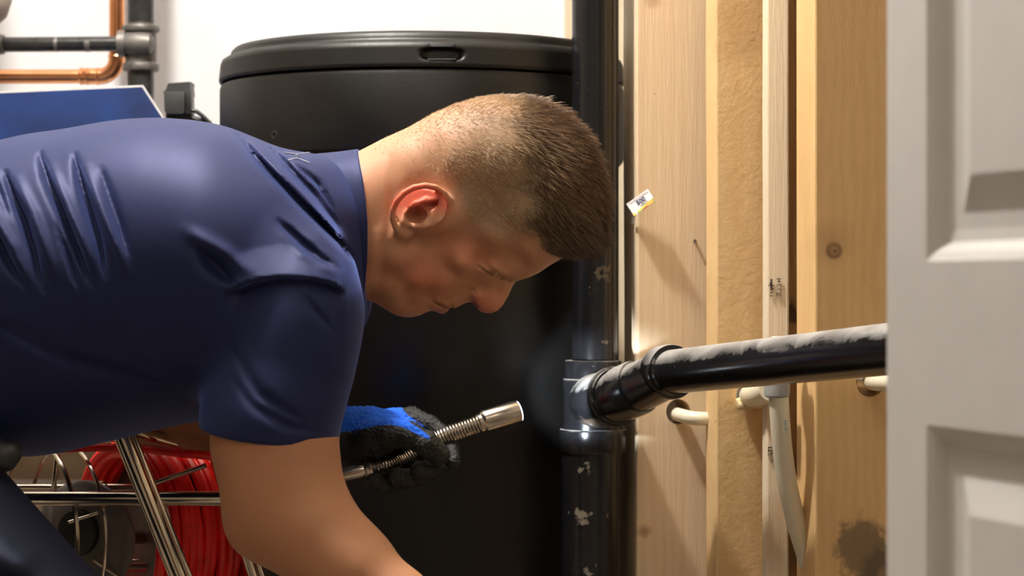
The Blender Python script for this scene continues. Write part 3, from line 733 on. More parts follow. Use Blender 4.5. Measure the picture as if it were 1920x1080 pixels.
# --- head: outline of the profile plus half-widths spread over it
OUT = [(560, 310), (620, 296), (672, 284), (717, 261), (768, 238), (810, 214), (853, 196), (896, 184), (938, 179), (981, 181), (1014, 191), (1046, 210), (1078, 236), (1100, 264), (1114, 297),
       (1126, 330), (1133, 362), (1133, 392), (1127, 424), (1112, 452), (1092, 468), (1072, 478), (1055, 484), (1032, 497), (1010, 512), (993, 520), (977, 524.5), (967, 528), (961, 537), (953, 555), (943, 572), (934, 582),
       (921, 587.5), (908, 587), (898, 582), (889, 573), (882, 566), (871, 569), (861, 574), (854, 578), (848, 576), (843, 579), (839, 584), (832, 588.5), (824, 588), (817, 584), (806, 583), (796, 587), (785, 592), (772, 595), (757, 595), (742, 591),
       (724, 581), (708, 571), (690, 560), (650, 556), (560, 545)]
CTRL = [(800, 300, 116, 95), (870, 300, 134, 112), (950, 300, 143, 120), (1040, 330, 132, 112), (1090, 380, 112, 98), (1080, 440, 92, 80), (1010, 470, 92, 66), (965, 508, 58, 42), (930, 440, 120, 88), (985, 400, 128, 100),
        (915, 500, 80, 52), (870, 490, 104, 70), (830, 530, 86, 58), (760, 480, 112, 75), (745, 430, 118, 84), (730, 540, 84, 60), (775, 582, 46, 36), (800, 565, 58, 42), (838, 572, 42, 32), (864, 560, 40, 28),
        (884, 560, 29, 22), (915, 574, 25, 19), (940, 555, 19, 17), (962, 530, 27, 22), (900, 545, 30, 24), (700, 420, 112, 122), (640, 430, 116, 126), (720, 330, 112, 105), (600, 430, 120, 128), (850, 400, 128, 100), (790, 520, 100, 64)]
gu = np.arange(520, 1180, 2.0); gv = np.arange(120, 640, 2.0); GU, GV = np.meshgrid(gu, gv, indexing='ij')
_pu = GU.ravel(); _pv = GV.ravel()
dist = np.full(_pu.shape, 1e9); inside = np.zeros(_pu.shape, bool); npoly = len(OUT)
for i in range(npoly):
    (x1, y1), (x2, y2) = OUT[i], OUT[(i + 1) % npoly]
    dd_, _ = seg2(_pu, _pv, [(x1, y1), (x2, y2)]); dist = np.minimum(dist, dd_)
    c_ = (y1 > _pv) != (y2 > _pv); inside ^= c_ & (_pu < (x2 - x1) * (_pv - y1) / ((y2 - y1) if y2 != y1 else 1e-9) + x1)
D2 = np.where(inside, dist, -dist).reshape(GU.shape)
W_ = 0; T2 = 0; R2 = 0
for (cu, cv, t, rr) in CTRL:
    wgt = 1 / ((GU - cu) ** 2 + (GV - cv) ** 2 + 12 ** 2) ** 1.7; W_ = W_ + wgt; T2 = T2 + wgt * t; R2 = R2 + wgt * rr
T2 /= W_; R2 /= W_
def bump2(cu, cv, su, sv, ang, amp):
    a = math.radians(ang); x = (GU - cu) * math.cos(a) + (GV - cv) * math.sin(a); y = -(GU - cu) * math.sin(a) + (GV - cv) * math.cos(a)
    return amp * np.exp(-(x / su) ** 2 - (y / sv) ** 2)
def line2(poly, wd, amp, taper=True):
    d, t = seg2(GU, GV, poly); return amp * np.exp(-(d / wd) ** 2) * (np.sin(np.pi * np.clip(t, 0.03, .97)) ** .5 if taper else 1)
det = 0
det = det + bump2(905, 493, 22, 15, 35, -13)                         # eye socket
det = det + bump2(908, 504, 15, 9, 35, 9)                            # closed lid over the eye
det = det + line2([(896, 497), (906, 505), (914, 511), (926, 516)], 2.6, -5.0)   # lash line
det = det + line2([(912, 488), (930, 505), (950, 517), (968, 524)], 8, 6.5)        # brow ridge
det = det + line2([(902, 492), (915, 499), (930, 511), (948, 520)], 2.5, -3.0)
det = det + bump2(868, 492, 30, 22, 40, 7)                           # cheekbone
det = det + bump2(838, 520, 26, 18, 30, 4)
det = det + line2([(876, 541), (866, 546), (858, 556), (850, 566)], 5, -4)    # fold beside the nose
det = det + bump2(893, 556, 13, 12, 0, 11)                           # nostril wing
det = det + line2([(876, 550), (880, 541), (888, 543), (893, 551)], 2.6, -6)
det = det + line2([(848, 580), (838, 578), (826, 572), (815, 566)], 2.5, -9, False)   # mouth
det = det + line2([(852, 571), (842, 571), (828, 566)], 5, 5)
det = det + line2([(834, 583), (826, 580), (818, 574)], 5, 6)
det = det + bump2(811, 562, 7, 7, 0, -5)
det = det + line2([(800, 578), (812, 576)], 6, -5)
det = det + bump2(730, 470, 18, 50, 30, 5)
det = det + line2([(735, 300), (742, 380), (732, 450), (715, 540)], 9, -5)
det = det + line2([(712, 440), (704, 500), (690, 545)], 10, 5)
det = det + bump2(985, 440, 30, 26, 0, -5)                           # temple
det = det + bump2(1015, 462, 25, 20, 30, 4)
T2 = T2 + det
def blur(a, n):
    for _ in range(n):
        a = (np.roll(a, 1, 0) + 2 * a + np.roll(a, -1, 0)) / 4; a = (np.roll(a, 1, 1) + 2 * a + np.roll(a, -1, 1)) / 4
    return a
Dn = np.minimum(D2, R2); U2 = 1 - Dn / R2
def samp(A, u, v):
    x = np.clip((u - gu[0]) / 2, 0, len(gu) - 1.001); y = np.clip((v - gv[0]) / 2, 0, len(gv) - 1.001)
    i = x.astype(int); j = y.astype(int); a = x - i; b = y - j
    return A[i, j] * (1 - a) * (1 - b) + A[i + 1, j] * a * (1 - b) + A[i, j + 1] * (1 - a) * b + A[i + 1, j + 1] * a * b
U2 = np.where(D2 > 14, blur(U2, 6), U2)
MN = np.minimum(T2, R2)
def head_f(p):
    u, v = uv(p); y = np.abs(p[:, 1] - Y0) / PX
    T = samp(T2, u, v); U = np.maximum(samp(U2, u, v), 0)
    ou = np.maximum(np.maximum(gu[0] - u, u - gu[-1]), np.maximum(gv[0] - v, v - gv[-1])); ou = np.maximum(ou, 0)
    f = (np.sqrt((y / T) ** 2 + U ** 2) - 1) * samp(MN, u, v) * PX
    return f + ou * PX
def near_depth(px, py):           # distance of the near cheek or skull at a pixel
    u = np.array([float(px)]); v = np.array([float(py)])
    T = samp(T2, u, v)[0]; U = samp(U2, u, v)[0]
    return Y0 - T * math.sqrt(max(0, 1 - U * U)) * PX
def hp(px, py, out=0): return np.array([(px - 960) * PX, near_depth(px, py) - out, ZC + (540 - py) * PX])
EARC = hp(787, 392)
def eline(pts, outs, rad):
    q = [np.array([(a - 960) * PX, EARC[1] - o, ZC + (540 - b) * PX]) for (a, b), o in zip(pts, outs)]
    return q, rad
hel = [(752, 436), (740, 424), (735, 408), (737, 392), (745, 376), (758, 362), (776, 352), (797, 348), (817, 351), (832, 361), (841, 375), (838, 388), (828, 398)]
hq_ = [np.array([(a - 960) * PX, EARC[1] - o, ZC + (540 - b) * PX]) for (a, b), o in zip(hel, [.004, .010, .014, .017, .020, .021, .021, .019, .016, .012, .008, .005, .002])]
anti = [(756, 432), (757, 415), (764, 398), (778, 382), (796, 376), (815, 377)]
aq_ = [np.array([(a - 960) * PX, EARC[1] - o, ZC + (540 - b) * PX]) for (a, b), o in zip(anti, [.006, .010, .013, .014, .013, .009])]
def ear_f(p):
    p = p.copy(); p[:, 0] /= .965; p[:, 2] = ZC + (p[:, 2] - ZC) / .965
    f = None
    for a, b in zip(hq_[:-1], hq_[1:]):
        g = cone(p, a, b, .0031, .0031); f = g if f is None else np.minimum(f, g)
    # plate
    q = p - np.array([(788 - 960) * PX, EARC[1] - .0095, ZC + (540 - 390) * PX])
    n = np.array([.20, 1.0, -.18]); n = n / np.linalg.norm(n); dpl = q @ n
    ex = q[:, 0] / (50 * PX); ez = (q[:, 2] + q[:, 0] * .0) / (38 * PX); rr = (np.sqrt(ex ** 2 + ez ** 2) - 1) * 38 * PX
    pl = np.maximum(np.abs(dpl) - .0024, rr)
    f = smin(f, pl, .004)
    base = ell(p, np.array([(800 - 960) * PX, EARC[1] + .004, ZC + (540 - 412) * PX]), np.array([.024, .0155, .016])); f = smin(f, base, .009)
    for a, b in zip(aq_[:-1], aq_[1:]): f = smin(f, cone(p, a, b, .0026, .0026), .003)
    lobe = ell(p, np.array([(757 - 960) * PX, EARC[1] - .006, ZC + (540 - 433) * PX]), np.array([.009, .0045, .008])); f = smin(f, lobe, .004)
    c1 = ell(p, np.array([(780 - 960) * PX, EARC[1] - .012, ZC + (540 - 403) * PX]), np.array([.0105, .011, .0085])); f = smax(f, -c1, .002)
    c2 = cone(p, np.array([(796 - 960) * PX, EARC[1] - .014, ZC + (540 - 389) * PX]), np.array([(821 - 960) * PX, EARC[1] - .010, ZC + (540 - 381) * PX]), .0042, .0038); f = smax(f, -c2, .0015)
    tr = ell(p, np.array([(800 - 960) * PX, EARC[1] - .006, ZC + (540 - 415) * PX]), np.array([.006, .004, .004])); f = smin(f, tr, .003)
    return f
NOS = (xyz(889, 568, Y0 - .010), xyz(897, 579, Y0 - .009))
def head_full(p):
    f = head_f(p)
    m = (f < .05); 
    if m.any():
        q = p[m]; g = f[m]
        e = ear_f(q); g = smin(g, e, .004)
        qm = q.copy(); qm[:, 1] = 2 * Y0 - qm[:, 1]; g = smin(g, ear_f(qm), .004)
        n1 = cone(q, NOS[0], NOS[1], .0028, .0022); g = smax(g, -n1, .0015)
        n1 = cone(qm, NOS[0], NOS[1], .0028, .0022); g = smax(g, -n1, .0015)
        f = f.copy(); f[m] = g
    return f

NEAR = [(560, 600, 2.14, .046), (535, 740, 2.115, .048), (515, 830, 2.102, .0545), (527, 905, 2.098, .0500), (535, 955, 2.096, .0475)]
NEAR2 = [(535, 950, 2.095, .0455), (585, 1000, 2.085, .0425), (655, 1062, 2.075, .0375), (745, 1135, 2.06, .0300), (800, 1185, 2.05, .0270)]
FAR = [(600, 560, 2.40, .05), (380, 690, 2.47, .045), (235, 748, 2.49, .044), (300, 768, 2.48, .040), (430, 793, 2.46, .0355), (560, 812, 2.45, .030), (640, 822, 2.45, .027)]
CORE = [(640, 430, Y0, .055), (520, 480, Y0, .07), (200, 520, Y0, .08), (-350, 640, Y0, .09)]
def hand_r(p):                    # right hand, below the frame, palm down and half closed
    f = ell(p, xyz(850, 1232, 2.04), np.array([.045, .030, .026]))
    base = [(880, 1222, 2.015), (893, 1232, 2.03), (893, 1245, 2.05), (885, 1255, 2.068)]
    for i, (a, b, d) in enumerate(base):
        L = (1.0, 1.1, 1.0, .8)[i]
        c = chain(p, [(a, b, d, .0105), (a + 55 * L, b + 28 * L, d, .0095), (a + 75 * L, b + 70 * L, d, .0088), (a + 62 * L, b + 98 * L, d, .0078)], .002); f = smin(f, c, .004)
    t = chain(p, [(840, 1225, 2.01, .014), (885, 1262, 1.995, .0115), (925, 1300, 2.0, .0095)], .003)
    return smin(f, t, .008)
def body_f(p):
    f = np.full(len(p), 9.0); mh = p[:, 0] > (500 - 960) * PX; ml = p[:, 2] < ZC + (540 - 560) * PX
    f[mh] = head_full(p[mh])
    f = np.where(mh, f, .05 + np.abs(p[:, 0] - (500 - 960) * PX))
    n = smin(chain(p, NEAR, .02), chain(p, NEAR2, .02), .022)
    n = smin(n, hand_r(p), .012)
    # elbow point and muscle of the forearm
    n = smin(n, ell(p, xyz(478, 985, 2.10), np.array([.020, .02, .022])), .03)
    f = smin(f, n, .01)
    f = smin(f, chain(p, FAR, .02), .015)
    c = chain(p, CORE, .03)
    c = smin(c, cone(p, xyz(560, 560, 2.14), xyz(590, 540, 2.40), .045, .045), .03)
    return smin(f, c, .02)
def in_px(u, v, cu, cv, su, sv, ang=0):
    a = math.radians(ang); x = (u - cu) * math.cos(a) + (v - cv) * math.sin(a); y = -(u - cu) * math.sin(a) + (v - cv) * math.cos(a)
    return np.exp(-(x / su) ** 2 - (y / sv) ** 2)
def lerp3(c, col, w): return c * (1 - w[:, None]) + np.array(col) * w[:, None]
HAIRLINE = [(955, 150), (958, 240), (972, 310), (985, 370), (993, 410), (1002, 438), (1022, 462), (1060, 482), (1080, 500)]
def sside(u, v, poly):            # positive on the right side of a top-to-bottom polyline
    ys = [b for a, b in poly]; xs = [a for a, b in poly]; return u - np.interp(v, ys, xs)
def scalp_masks(p):
    u, v = uv(p)
    long_ = np.clip((sside(u, v, HAIRLINE) + 14 + 10 * np.sin(v * .11)) / np.interp(v, [180, 330, 430], [70, 50, 22]), 0, 1)
    low = np.interp(u, [660, 700, 735, 790, 850, 880, 930, 985, 1000], [250, 300, 345, 342, 352, 430, 452, 445, 470])
    buzz = np.clip((low - v) / 40, 0, 1) * (u > 690)
    dens = buzz * np.clip((u - 700) / 230, .05, 1)
    return long_, dens, buzz
def skin_color(V):
    u, v = uv(V); head = (u > 660) & (v < 605) & (np.abs(V[:, 1] - Y0) < .115)
    h = head.astype(float)
    c = np.tile(np.array([.56, .275, .155]), (len(V), 1))
    c = lerp3(c, (.46, .22, .115), 1 - h)
    c = lerp3(c, (.56, .17, .095), .75 * h * in_px(u, v, 800, 520, 55, 34, 20)); c = lerp3(c, (.60, .20, .11), .6 * h * in_px(u, v, 868, 470, 50, 26, 20))
    c = lerp3(c, (.56, .15, .09), .6 * h * in_px(u, v, 912, 570, 28, 22)); c = lerp3(c, (.53, .24, .12), .4 * h * in_px(u, v, 720, 480, 20, 90))
    c = lerp3(c, (.34, .09, .06), .85 * h * in_px(u, v, 833, 580, 11, 6.5, 35))
    c = lerp3(c, (.12, .03, .02), .75 * h * np.exp(-(seg2(u, v, [(846, 580), (832, 574), (816, 567)])[0] / 2.6) ** 2))
    c = lerp3(c, (.10, .045, .03), .8 * h * np.exp(-(seg2(u, v, [(899, 499), (908, 506), (916, 512), (926, 516)])[0] / 2.4) ** 2))
    c = lerp3(c, (.26, .14, .07), .45 * h * np.exp(-(seg2(u, v, [(922, 505), (942, 516), (966, 525)])[0] / 4) ** 2))
    c = lerp3(c, (.10, .02, .012), .9 * h * np.exp(-(seg2(u, v, [(887, 566), (895, 577)])[0] / 3.2) ** 2))
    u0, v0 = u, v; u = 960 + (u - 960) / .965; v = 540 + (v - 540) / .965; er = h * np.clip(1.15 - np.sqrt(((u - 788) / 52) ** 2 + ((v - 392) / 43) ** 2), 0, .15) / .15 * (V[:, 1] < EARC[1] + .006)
    c = lerp3(c, (.72, .12, .07), .8 * er * np.clip((408 - v) / 25, 0, 1))  # red backlit glow of the upper ear put into the skin colour
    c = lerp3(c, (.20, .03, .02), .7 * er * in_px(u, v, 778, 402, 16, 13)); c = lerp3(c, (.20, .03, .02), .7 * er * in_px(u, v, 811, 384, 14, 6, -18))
    u, v = u0, v0; lg, de, bz = scalp_masks(V); notear = 1 - np.clip(er * 3, 0, 1)
    c = lerp3(c, (.30, .20, .11), h * notear * de * .75)
    c = lerp3(c, (.085, .045, .02), h * lg * .95)
    sh = h * np.clip((in_px(u, v, 925, 415, 70, 42, 20)), 0, 1) * (1 - lg); c = lerp3(c, (.27, .17, .10), sh * .55 * notear)
    return c
MAN = empty('person', (P(-300, 0, Y0).x, Y0, 0), 'man in navy shirt bent forward holding a small lit flashlight', 'person')
V, Q, NRM = surface('body', body_f, (-1.0 * .73, 1.95, .42), (.11, 2.56, 1.08), .0019, M_skin, MAN)
BV, BN = V, NRM
to_mesh('body', V, Q, M_skin, MAN, skin_color(V))

# --- hair: strands of real width rooted on the scalp
def strands(name, sel, count, length, width, colf, dirf, lift, seg=3, parent=None):
    idx = np.random.choice(sel, count); root = BV[idx] + (np.random.rand(count, 3) - .5) * .0016; nn = BN[idx]
    d = dirf(root); d = d - nn * (d * nn).sum(1)[:, None]; d /= np.maximum(np.linalg.norm(d, axis=1), 1e-6)[:, None]
    rnd = (np.random.rand(count, 3) - .5) * .55; d = d + rnd; d /= np.linalg.norm(d, axis=1)[:, None]
    L = length(root) * (.65 + .6 * np.random.rand(count)); lf = lift(root)
    side = np.cross(nn, d); side /= np.maximum(np.linalg.norm(side, axis=1), 1e-6)[:, None]; upv = np.cross(d, side)
    verts = []; rows = seg + 1
    cur = root - nn * .0008; dirv = d * np.cos(lf)[:, None] + nn * np.sin(lf)[:, None]
    grav = dirf(root)
    for s in range(rows):
        w_ = width * (1 - .75 * s / seg)
        for k in range(3):
            a = 2 * math.pi * k / 3; verts.append(cur + side * (w_ * math.cos(a)) + upv * (w_ * math.sin(a)))
        cur = cur + dirv * (L / seg)[:, None]
        dirv = dirv * .86 - nn * (.17 * np.sin(lf) * (1.5 if s else .5))[:, None] + d * .1 + grav * .06; dirv /= np.linalg.norm(dirv, axis=1)[:, None]
    VV = np.stack(verts, 1).reshape(-1, 3); b = (np.arange(count) * rows * 3)[:, None]
    fs = []
    for s in range(seg):
        for k in range(3):
            fs.append(np.stack([b[:, 0] + s * 3 + k, b[:, 0] + s * 3 + (k + 1) % 3, b[:, 0] + s * 3 + 3 + (k + 1) % 3, b[:, 0] + s * 3 + 3 + k], 1))
    cc = np.repeat(colf(root), rows * 3, axis=0)
    o = to_mesh(name, VV, np.concatenate(fs), M_hair, parent, cc); o['kind'] = 'stuff'; return o
u_, v_ = uv(BV); hd = (u_ > 685) & (v_ < 510) & (np.abs(BV[:, 1] - Y0) < .095)
lg, de, bz = scalp_masks(BV)
ear_d = ((u_ - 787) / 62) ** 2 + ((v_ - 392) / 52) ** 2
selL = np.where(hd & (lg > .25) & (np.random.rand(len(BV)) < lg))[0]
selS = np.where(hd & (de > .02) & (lg < .9) & (ear_d > 1) & (np.random.rand(len(BV)) < de * .9 + .12))[0]
def dir_long(r):
    u, v = uv(r); cx, cy = 945, 215
    dx = u - cx + 20; dy = -(v - cy); n = np.hypot(dx, dy) + 20
    t = np.clip((u - 960) / 180, 0, 1)
    X = dx / n * .9 + .25; Z = dy / n - .10
    # the front sweeps forward and curls under
    f = np.clip((v - 400) / 60, 0, 1); X = X * (1 - f) + .62 * f; Z = Z * (1 - f) - .55 * f
    return np.stack([X, -.12 * np.sign(r[:, 1] - Y0) * -1 * .5, Z], 1)
def dir_short(r):
    u, v = uv(r); return np.stack([.8 + 0 * u, 0 * u, -.45 - .2 * (v > 260)], 1)
def col_long(r):
    k = np.clip(.55 * np.random.rand(len(r)) + .45 * (.5 + .5 * np.sin(r[:, 0] * 900 + 4 * np.sin(r[:, 2] * 600 + r[:, 1] * 300))), 0, 1)[:, None]; u, v = uv(r); g = np.clip(1 - sside(u, v, HAIRLINE) / 90, 0, 1)[:, None] * .35
    return (np.array([.12, .055, .025]) * (1 - k) + np.array([.56, .36, .20]) * k ** 1.7 + g * np.array([.14, .10, .05])) * (1 - .55 * np.clip((v - 360) / 90, 0, 1))[:, None]
def col_short(r):
    k = np.random.rand(len(r))[:, None]; return np.array([.30, .19, .10]) * (1 - k) + np.array([.85, .66, .42]) * k
def len_long(r):
    u, v = uv(r); s = np.clip(sside(u, v, HAIRLINE) / 70, 0, 1); return .005 + .011 * s + .008 * np.clip((v - 380) / 80, 0, 1)
strands('hair', selL, 24000, len_long, .00030, col_long, dir_long, lambda r: .50 + .25 * np.sin(r[:, 0] * 700 + 3 * np.sin(r[:, 2] * 500)), 3, MAN)['label'] = 'longer brown hair swept forward over the forehead'
strands('buzzed_hair', selS, 34000, lambda r: .0022 + .0035 * np.clip((uv(r)[0] - 760) / 200, 0, 1), .00015, col_short, dir_short, lambda r: np.full(len(r), .40), 2, MAN)['label'] = 'short buzzed light brown hair on the back and sides'
selB = np.where((seg2(u_, v_, [(925, 508), (943, 518), (962, 526)])[0] < 4.5) & (np.abs(BV[:, 1] - Y0) > .006) & (np.abs(BV[:, 1] - Y0) < .06))[0]
if len(selB): strands('eyebrow', selB, 500, lambda r: .005 + 0 * r[:, 0], .00016, lambda r: np.tile([.22, .12, .05], (len(r), 1)), lambda r: np.tile([-.7, 0, .5], (len(r), 1)), lambda r: np.full(len(r), .3), 2, MAN)

# --- shirt
SEC = [(-520, 470, 960, .155), (-430, 420, 950, .165), (-200, 325, 905, .172), (-60, 284, 868, .172), (0, 266, 850, .172), (60, 252, 856, .172), (130, 243, 846, .176), (195, 231, 829, .182), (240, 225, 819, .186), (300, 222, 803, .192), (370, 227, 790, .197),
       (420, 236, 785, .200), (450, 246, 782, .198), (490, 263, 775, .192), (530, 279, 765, .182), (565, 285, 745, .166), (600, 290, 715, .142), (640, 300, 670, .110), (680, 330, 610, .075), (720, 400, 540, .03)]
sx = np.array([s[0] for s in SEC], float); stp = np.array([s[1] for s in SEC], float); sbt = np.array([s[2] for s in SEC], float); shd = np.array([s[3] for s in SEC])
_g = np.arange(-600, 801, 5.0); _k = np.hanning(17); _k /= _k.sum()
_sm = lambda a: np.convolve(np.pad(np.interp(_g, sx, a), 8, mode='edge'), _k, 'valid')
stp, sbt, shd, sx = _sm(stp), _sm(sbt), _sm(shd), _g
FOLD = [([(118, 300), (140, 345), (177, 408), (212, 480), (236, 535)], 8, .0075), ([(186, 305), (205, 355), (228, 410), (248, 460), (262, 520)], 8, .0085), ([(62, 335), (85, 380), (110, 425), (132, 480), (150, 545)], 8, .0075),
        ([(-5, 360), (25, 405), (61, 450), (90, 500), (118, 540)], 8, .0065), ([(240, 330), (262, 380), (283, 430), (300, 480)], 7, .0035), ([(-60, 420), (-10, 490), (40, 545), (60, 565)], 7, .006),
        ([(170, 430), (195, 490), (212, 540)], 5, .004), ([(-120, 330), (-60, 420), (-20, 480)], 8, .006), ([(30, 330), (60, 372), (86, 420)], 5, .003),
        ([(462, 262), (500, 305), (560, 362), (610, 415), (645, 450)], 7, .0050), ([(520, 285), (565, 330), (612, 378), (650, 430)], 6, .0050), ([(555, 425), (590, 462), (625, 490), (655, 505)], 9, .0075), ([(600, 400), (640, 445), (676, 488)], 5, .0045),
        ([(420, 470), (450, 500), (486, 534)], 12, .006), ([(575, 320), (610, 352), (640, 400)], 5, .004),
        ([(600, 545), (620, 575), (650, 610)], 5, .003), ([(60, 600), (180, 660), (330, 700)], 14, .004), ([(480, 690), (520, 740), (580, 775), (625, 785)], 8, .0025), ([(480, 640), (530, 720), (610, 770)], 9, .003)]
RIDG = [([(150, 330), (185, 390), (216, 450), (240, 505)], 9, .004), ([(215, 330), (250, 400), (282, 470), (300, 520)], 9, .004), ([(90, 350), (128, 410), (150, 460), (172, 520)], 9, .004), ([(20, 370), (62, 420), (96, 470), (122, 530)], 9, .004),
        ([(490, 280), (550, 340), (612, 402), (655, 452)], 7, .003), ([(560, 440), (600, 482), (655, 512)], 7, .004), ([(400, 440), (470, 480), (520, 520)], 12, .003)]
SLV = [(554, 590, 2.118, .0570), (537, 690, 2.112, .0580), (507, 780, 2.106, .0605), (501, 860, 2.104, .0630)]
SLVF = [(600, 560, 2.40, .055), (500, 640, 2.44, .058), (400, 700, 2.47, .056)]
hem_c = xyz(505, 812, 2.10); hem_n = np.array([-.12 - .02, .16, -1.0]); hem_n = np.array([-.10, .12, -1.0]); hem_n /= np.linalg.norm(hem_n)
def shirt_f(p, folds=True):
    u, v = uv(p)
    tp = np.interp(u, sx, stp); bt = np.interp(u, sx, sbt); hd_ = np.interp(u, sx, shd) / PX
    cz = (tp + bt) / 2; hz = (bt - tp) / 2; y = (p[:, 1] - Y0) / PX
    e = 2.25; k = (np.abs((v - cz) / hz) ** e + np.abs(y / hd_) ** e) ** (1 / e)
    f = (k - 1) * np.minimum(hz, hd_) * PX * .9
    f = smax(f, (-520 - u) * PX, .03); f = np.maximum(f, (u - 690) * PX)
    near = p[:, 1] < Y0 + .02
    # shoulders carry the arm
    sh = cone(p, xyz(554, 520, 2.135), xyz(554, 590, 2.118), .056, .0570)
    s = smin(chain(p, SLV, .02), sh, .03)
    s = smax(s, (p - hem_c) @ hem_n, .003)
    f = smin(f, s, .022)
    sf = chain(p, SLVF, .02); n2 = np.array([-.8, .1, -.55]); n2 /= np.linalg.norm(n2); sf = smax(sf, (p - xyz(430, 680, 2.46)) @ n2, .004)
    f = smin(f, sf, .02)
    if folds:
        m = (np.abs(f) < .03) & near
        if m.any():
            uu, vv = u[m], v[m]; dlt = np.zeros(m.sum())
            for poly, wd, am in FOLD:
                d, t = seg2(uu, vv, poly); w2 = wd * (.55 + .6 * np.sin(np.pi * t)); dlt += am * np.exp(-(d / w2) ** 2) * np.sin(np.pi * np.clip(t, .02, .98)) ** .6
            for poly, wd, am in RIDG:
                d, t = seg2(uu, vv, poly); dlt -= am * np.exp(-(d / wd) ** 2) * np.sin(np.pi * np.clip(t, .02, .98)) ** .6
            sl = np.interp(uu, [470, 485, 520, 560, 610, 648, 665], [550, 543, 530, 524, 525, 533, 545]); wgt = np.clip((uu - 465) / 25, 0, 1) * np.clip((672 - uu) / 12, 0, 1)
            dlt += wgt * (-.0045 * np.clip(1 - (sl - vv) / 60, 0, 1) * np.clip((sl - vv + 3) / 6, 0, 1) + .0045 * np.clip((vv - sl + 5) / 8, 0, 1) * np.exp(-np.maximum(vv - sl, 0) / 45))
            
            g = f.copy(); g[m] = f[m] + dlt * 1.25; f = g
    # neck opening
    return f
V, Q, NRM = surface('shirt', shirt_f, (-.80, 1.96, .60), (.0, 2.58, 1.06), .0028, M_shirt, MAN, lip=1.6)
SHIRT = to_mesh('shirt', V, Q, M_shirt, MAN)

# collar
CO = [(570, 300, 560), (590, 289, 575), (620, 286, 585), (640, 284.5, 590), (672, 281, 592), (700, 270, 590)]
def collar_f(p):
    u, v = uv(p); y = (p[:, 1] - Y0) / PX
    tp = np.interp(u, [560, 587, 610, 640, 672, 700], [300, 289, 287, 284, 279.5, 268]); bt = np.interp(u, [560, 600, 660, 700, 720], [560, 590, 604, 600, 590])
    cz = (tp + bt) / 2; hz = (bt - tp) / 2; hd_ = np.interp(u, [560, 620, 700], [152, 140, 127])
    k = (np.abs((v - cz) / hz) ** 2.2 + np.abs(y / hd_) ** 2.2) ** (1 / 2.2); o = (k - 1) * np.minimum(hz, hd_) * PX
    xr = np.interp(v, [270, 283, 340, 380, 420, 460, 490, 540, 590, 620], [668, 673, 687, 693, 697, 697, 696, 691, 684, 676]) - np.clip(-y - 100, 0, 40) * -.0
    xl = np.interp(v, [280, 289, 329, 355, 388, 424, 480, 540, 600], [583, 586, 600, 612, 640, 660, 664, 676, 684])
    xl = xl + np.where(y > 0, 0, 0)
    f = np.maximum(np.abs(o + .0022) - .0022, (u - xr) * PX); f = smax(f, (xl - u) * PX, .003)
    return f
V, Q, NRM = surface('collar', collar_f, (-.215, 2.15, .80), (-.12, 2.37, 1.0), .0013, M_shirt, SHIRT, lip=2.5)
to_mesh('collar', V, Q, M_shirt, SHIRT)
# small raised emblem below the collar
def on_shirt(px, py, out=.001):
    lo_, hi_ = 1.95, 2.26
    for d in np.arange(2.0, 2.3, .0015):
        q = xyz(px, py, d)
        if shirt_f(q[None])[0] < 0: return Vector(q) - Vector((0, out, -.0003))
    return Vector(xyz(px, py, 2.15))
em = MB(); 
for a, b in (((534, 287), (556, 290)), ((556, 290), (580, 287)), ((540, 302), (556, 297)), ((556, 297), (580, 306))):
    pa, pb = on_shirt(*a), on_shirt(*b); em.tube([pa, pa.lerp(pb, .5), pb], .0008, 6)
o_ = on_shirt(557, 295); em.ring(o_, (0, 1, .5), .0020, .0006, 20, 6)
em.build('emblem', simple('pale_emblem', (.30, .32, .42), .5), SHIRT)['label'] = 'small faint grey winged mark'

# --- trousers, belt, shoes
def trs_f(p):
    f = cone(p, xyz(-470, 745, Y0), xyz(-350, 745, Y0), .135, .145)
    f = smin(f, ell(p, xyz(-430, 720, Y0), np.array([.16, .175, .16])), .03)
    thigh = cone(p, xyz(-330, 800, 2.16), xyz(90, 1215, 2.13), .098, .078)
    f = smin(f, thigh, .03)
    kn = xyz(90, 1215, 2.13); an = np.array([kn[0] - .06, 2.14, .10]); f = smin(f, cone(p, kn, an, .072, .052), .02)
    f = smin(f, cone(p, xyz(-400, 800, 2.36), xyz(-330, 1240, 2.40), .095, .075), .03)
    k2 = xyz(-330, 1240, 2.40); a2 = np.array([k2[0] - .16, 2.41, .10]); f = smin(f, cone(p, k2, a2, .07, .05), .02)
    u, v = uv(p)
    m = (np.abs(f) < .03)
    if m.any():
        d = np.zeros(len(f)); 
        for poly, wd, am in (([(-90, 1040), (20, 1010), (130, 1060)], 16, .012), ([(-80, 900), (0, 930), (60, 990)], 14, .005), ([(-60, 960), (30, 965), (110, 1010)], 22, -.010), ([(-80, 1075), (40, 1060), (150, 1085)], 16, -.008), ([(-20, 880), (20, 900), (50, 940)], 8, .004)):
            dd_, t = seg2(u, v, poly); d += am * np.exp(-(dd_ / wd) ** 2)
        f = f + d * (p[:, 1] < 2.2)
    f = smax(f, (u + 230) * PX * .8 - (v - 830) * PX * .8 - .0, .02) if False else f
    return smax(f, .085 - p[:, 2], .004)
V, Q, NRM = surface('trousers', trs_f, (-1.0, 1.98, .06), (-.33, 2.58, .98), .0045, M_trouser, MAN, lip=1.8)
to_mesh('trousers', V, Q, M_trouser, MAN)
def shoe_f(p, c, s=1):
    f = ell(p, c + np.array([.05, 0, .0]), np.array([.135, .048, .062])); f = smin(f, ell(p, c + np.array([-.03, 0, .045]), np.array([.06, .045, .06])), .02)
    return smax(f, -(p[:, 2]) + .001, .004)
kn = xyz(90, 1215, 2.13)
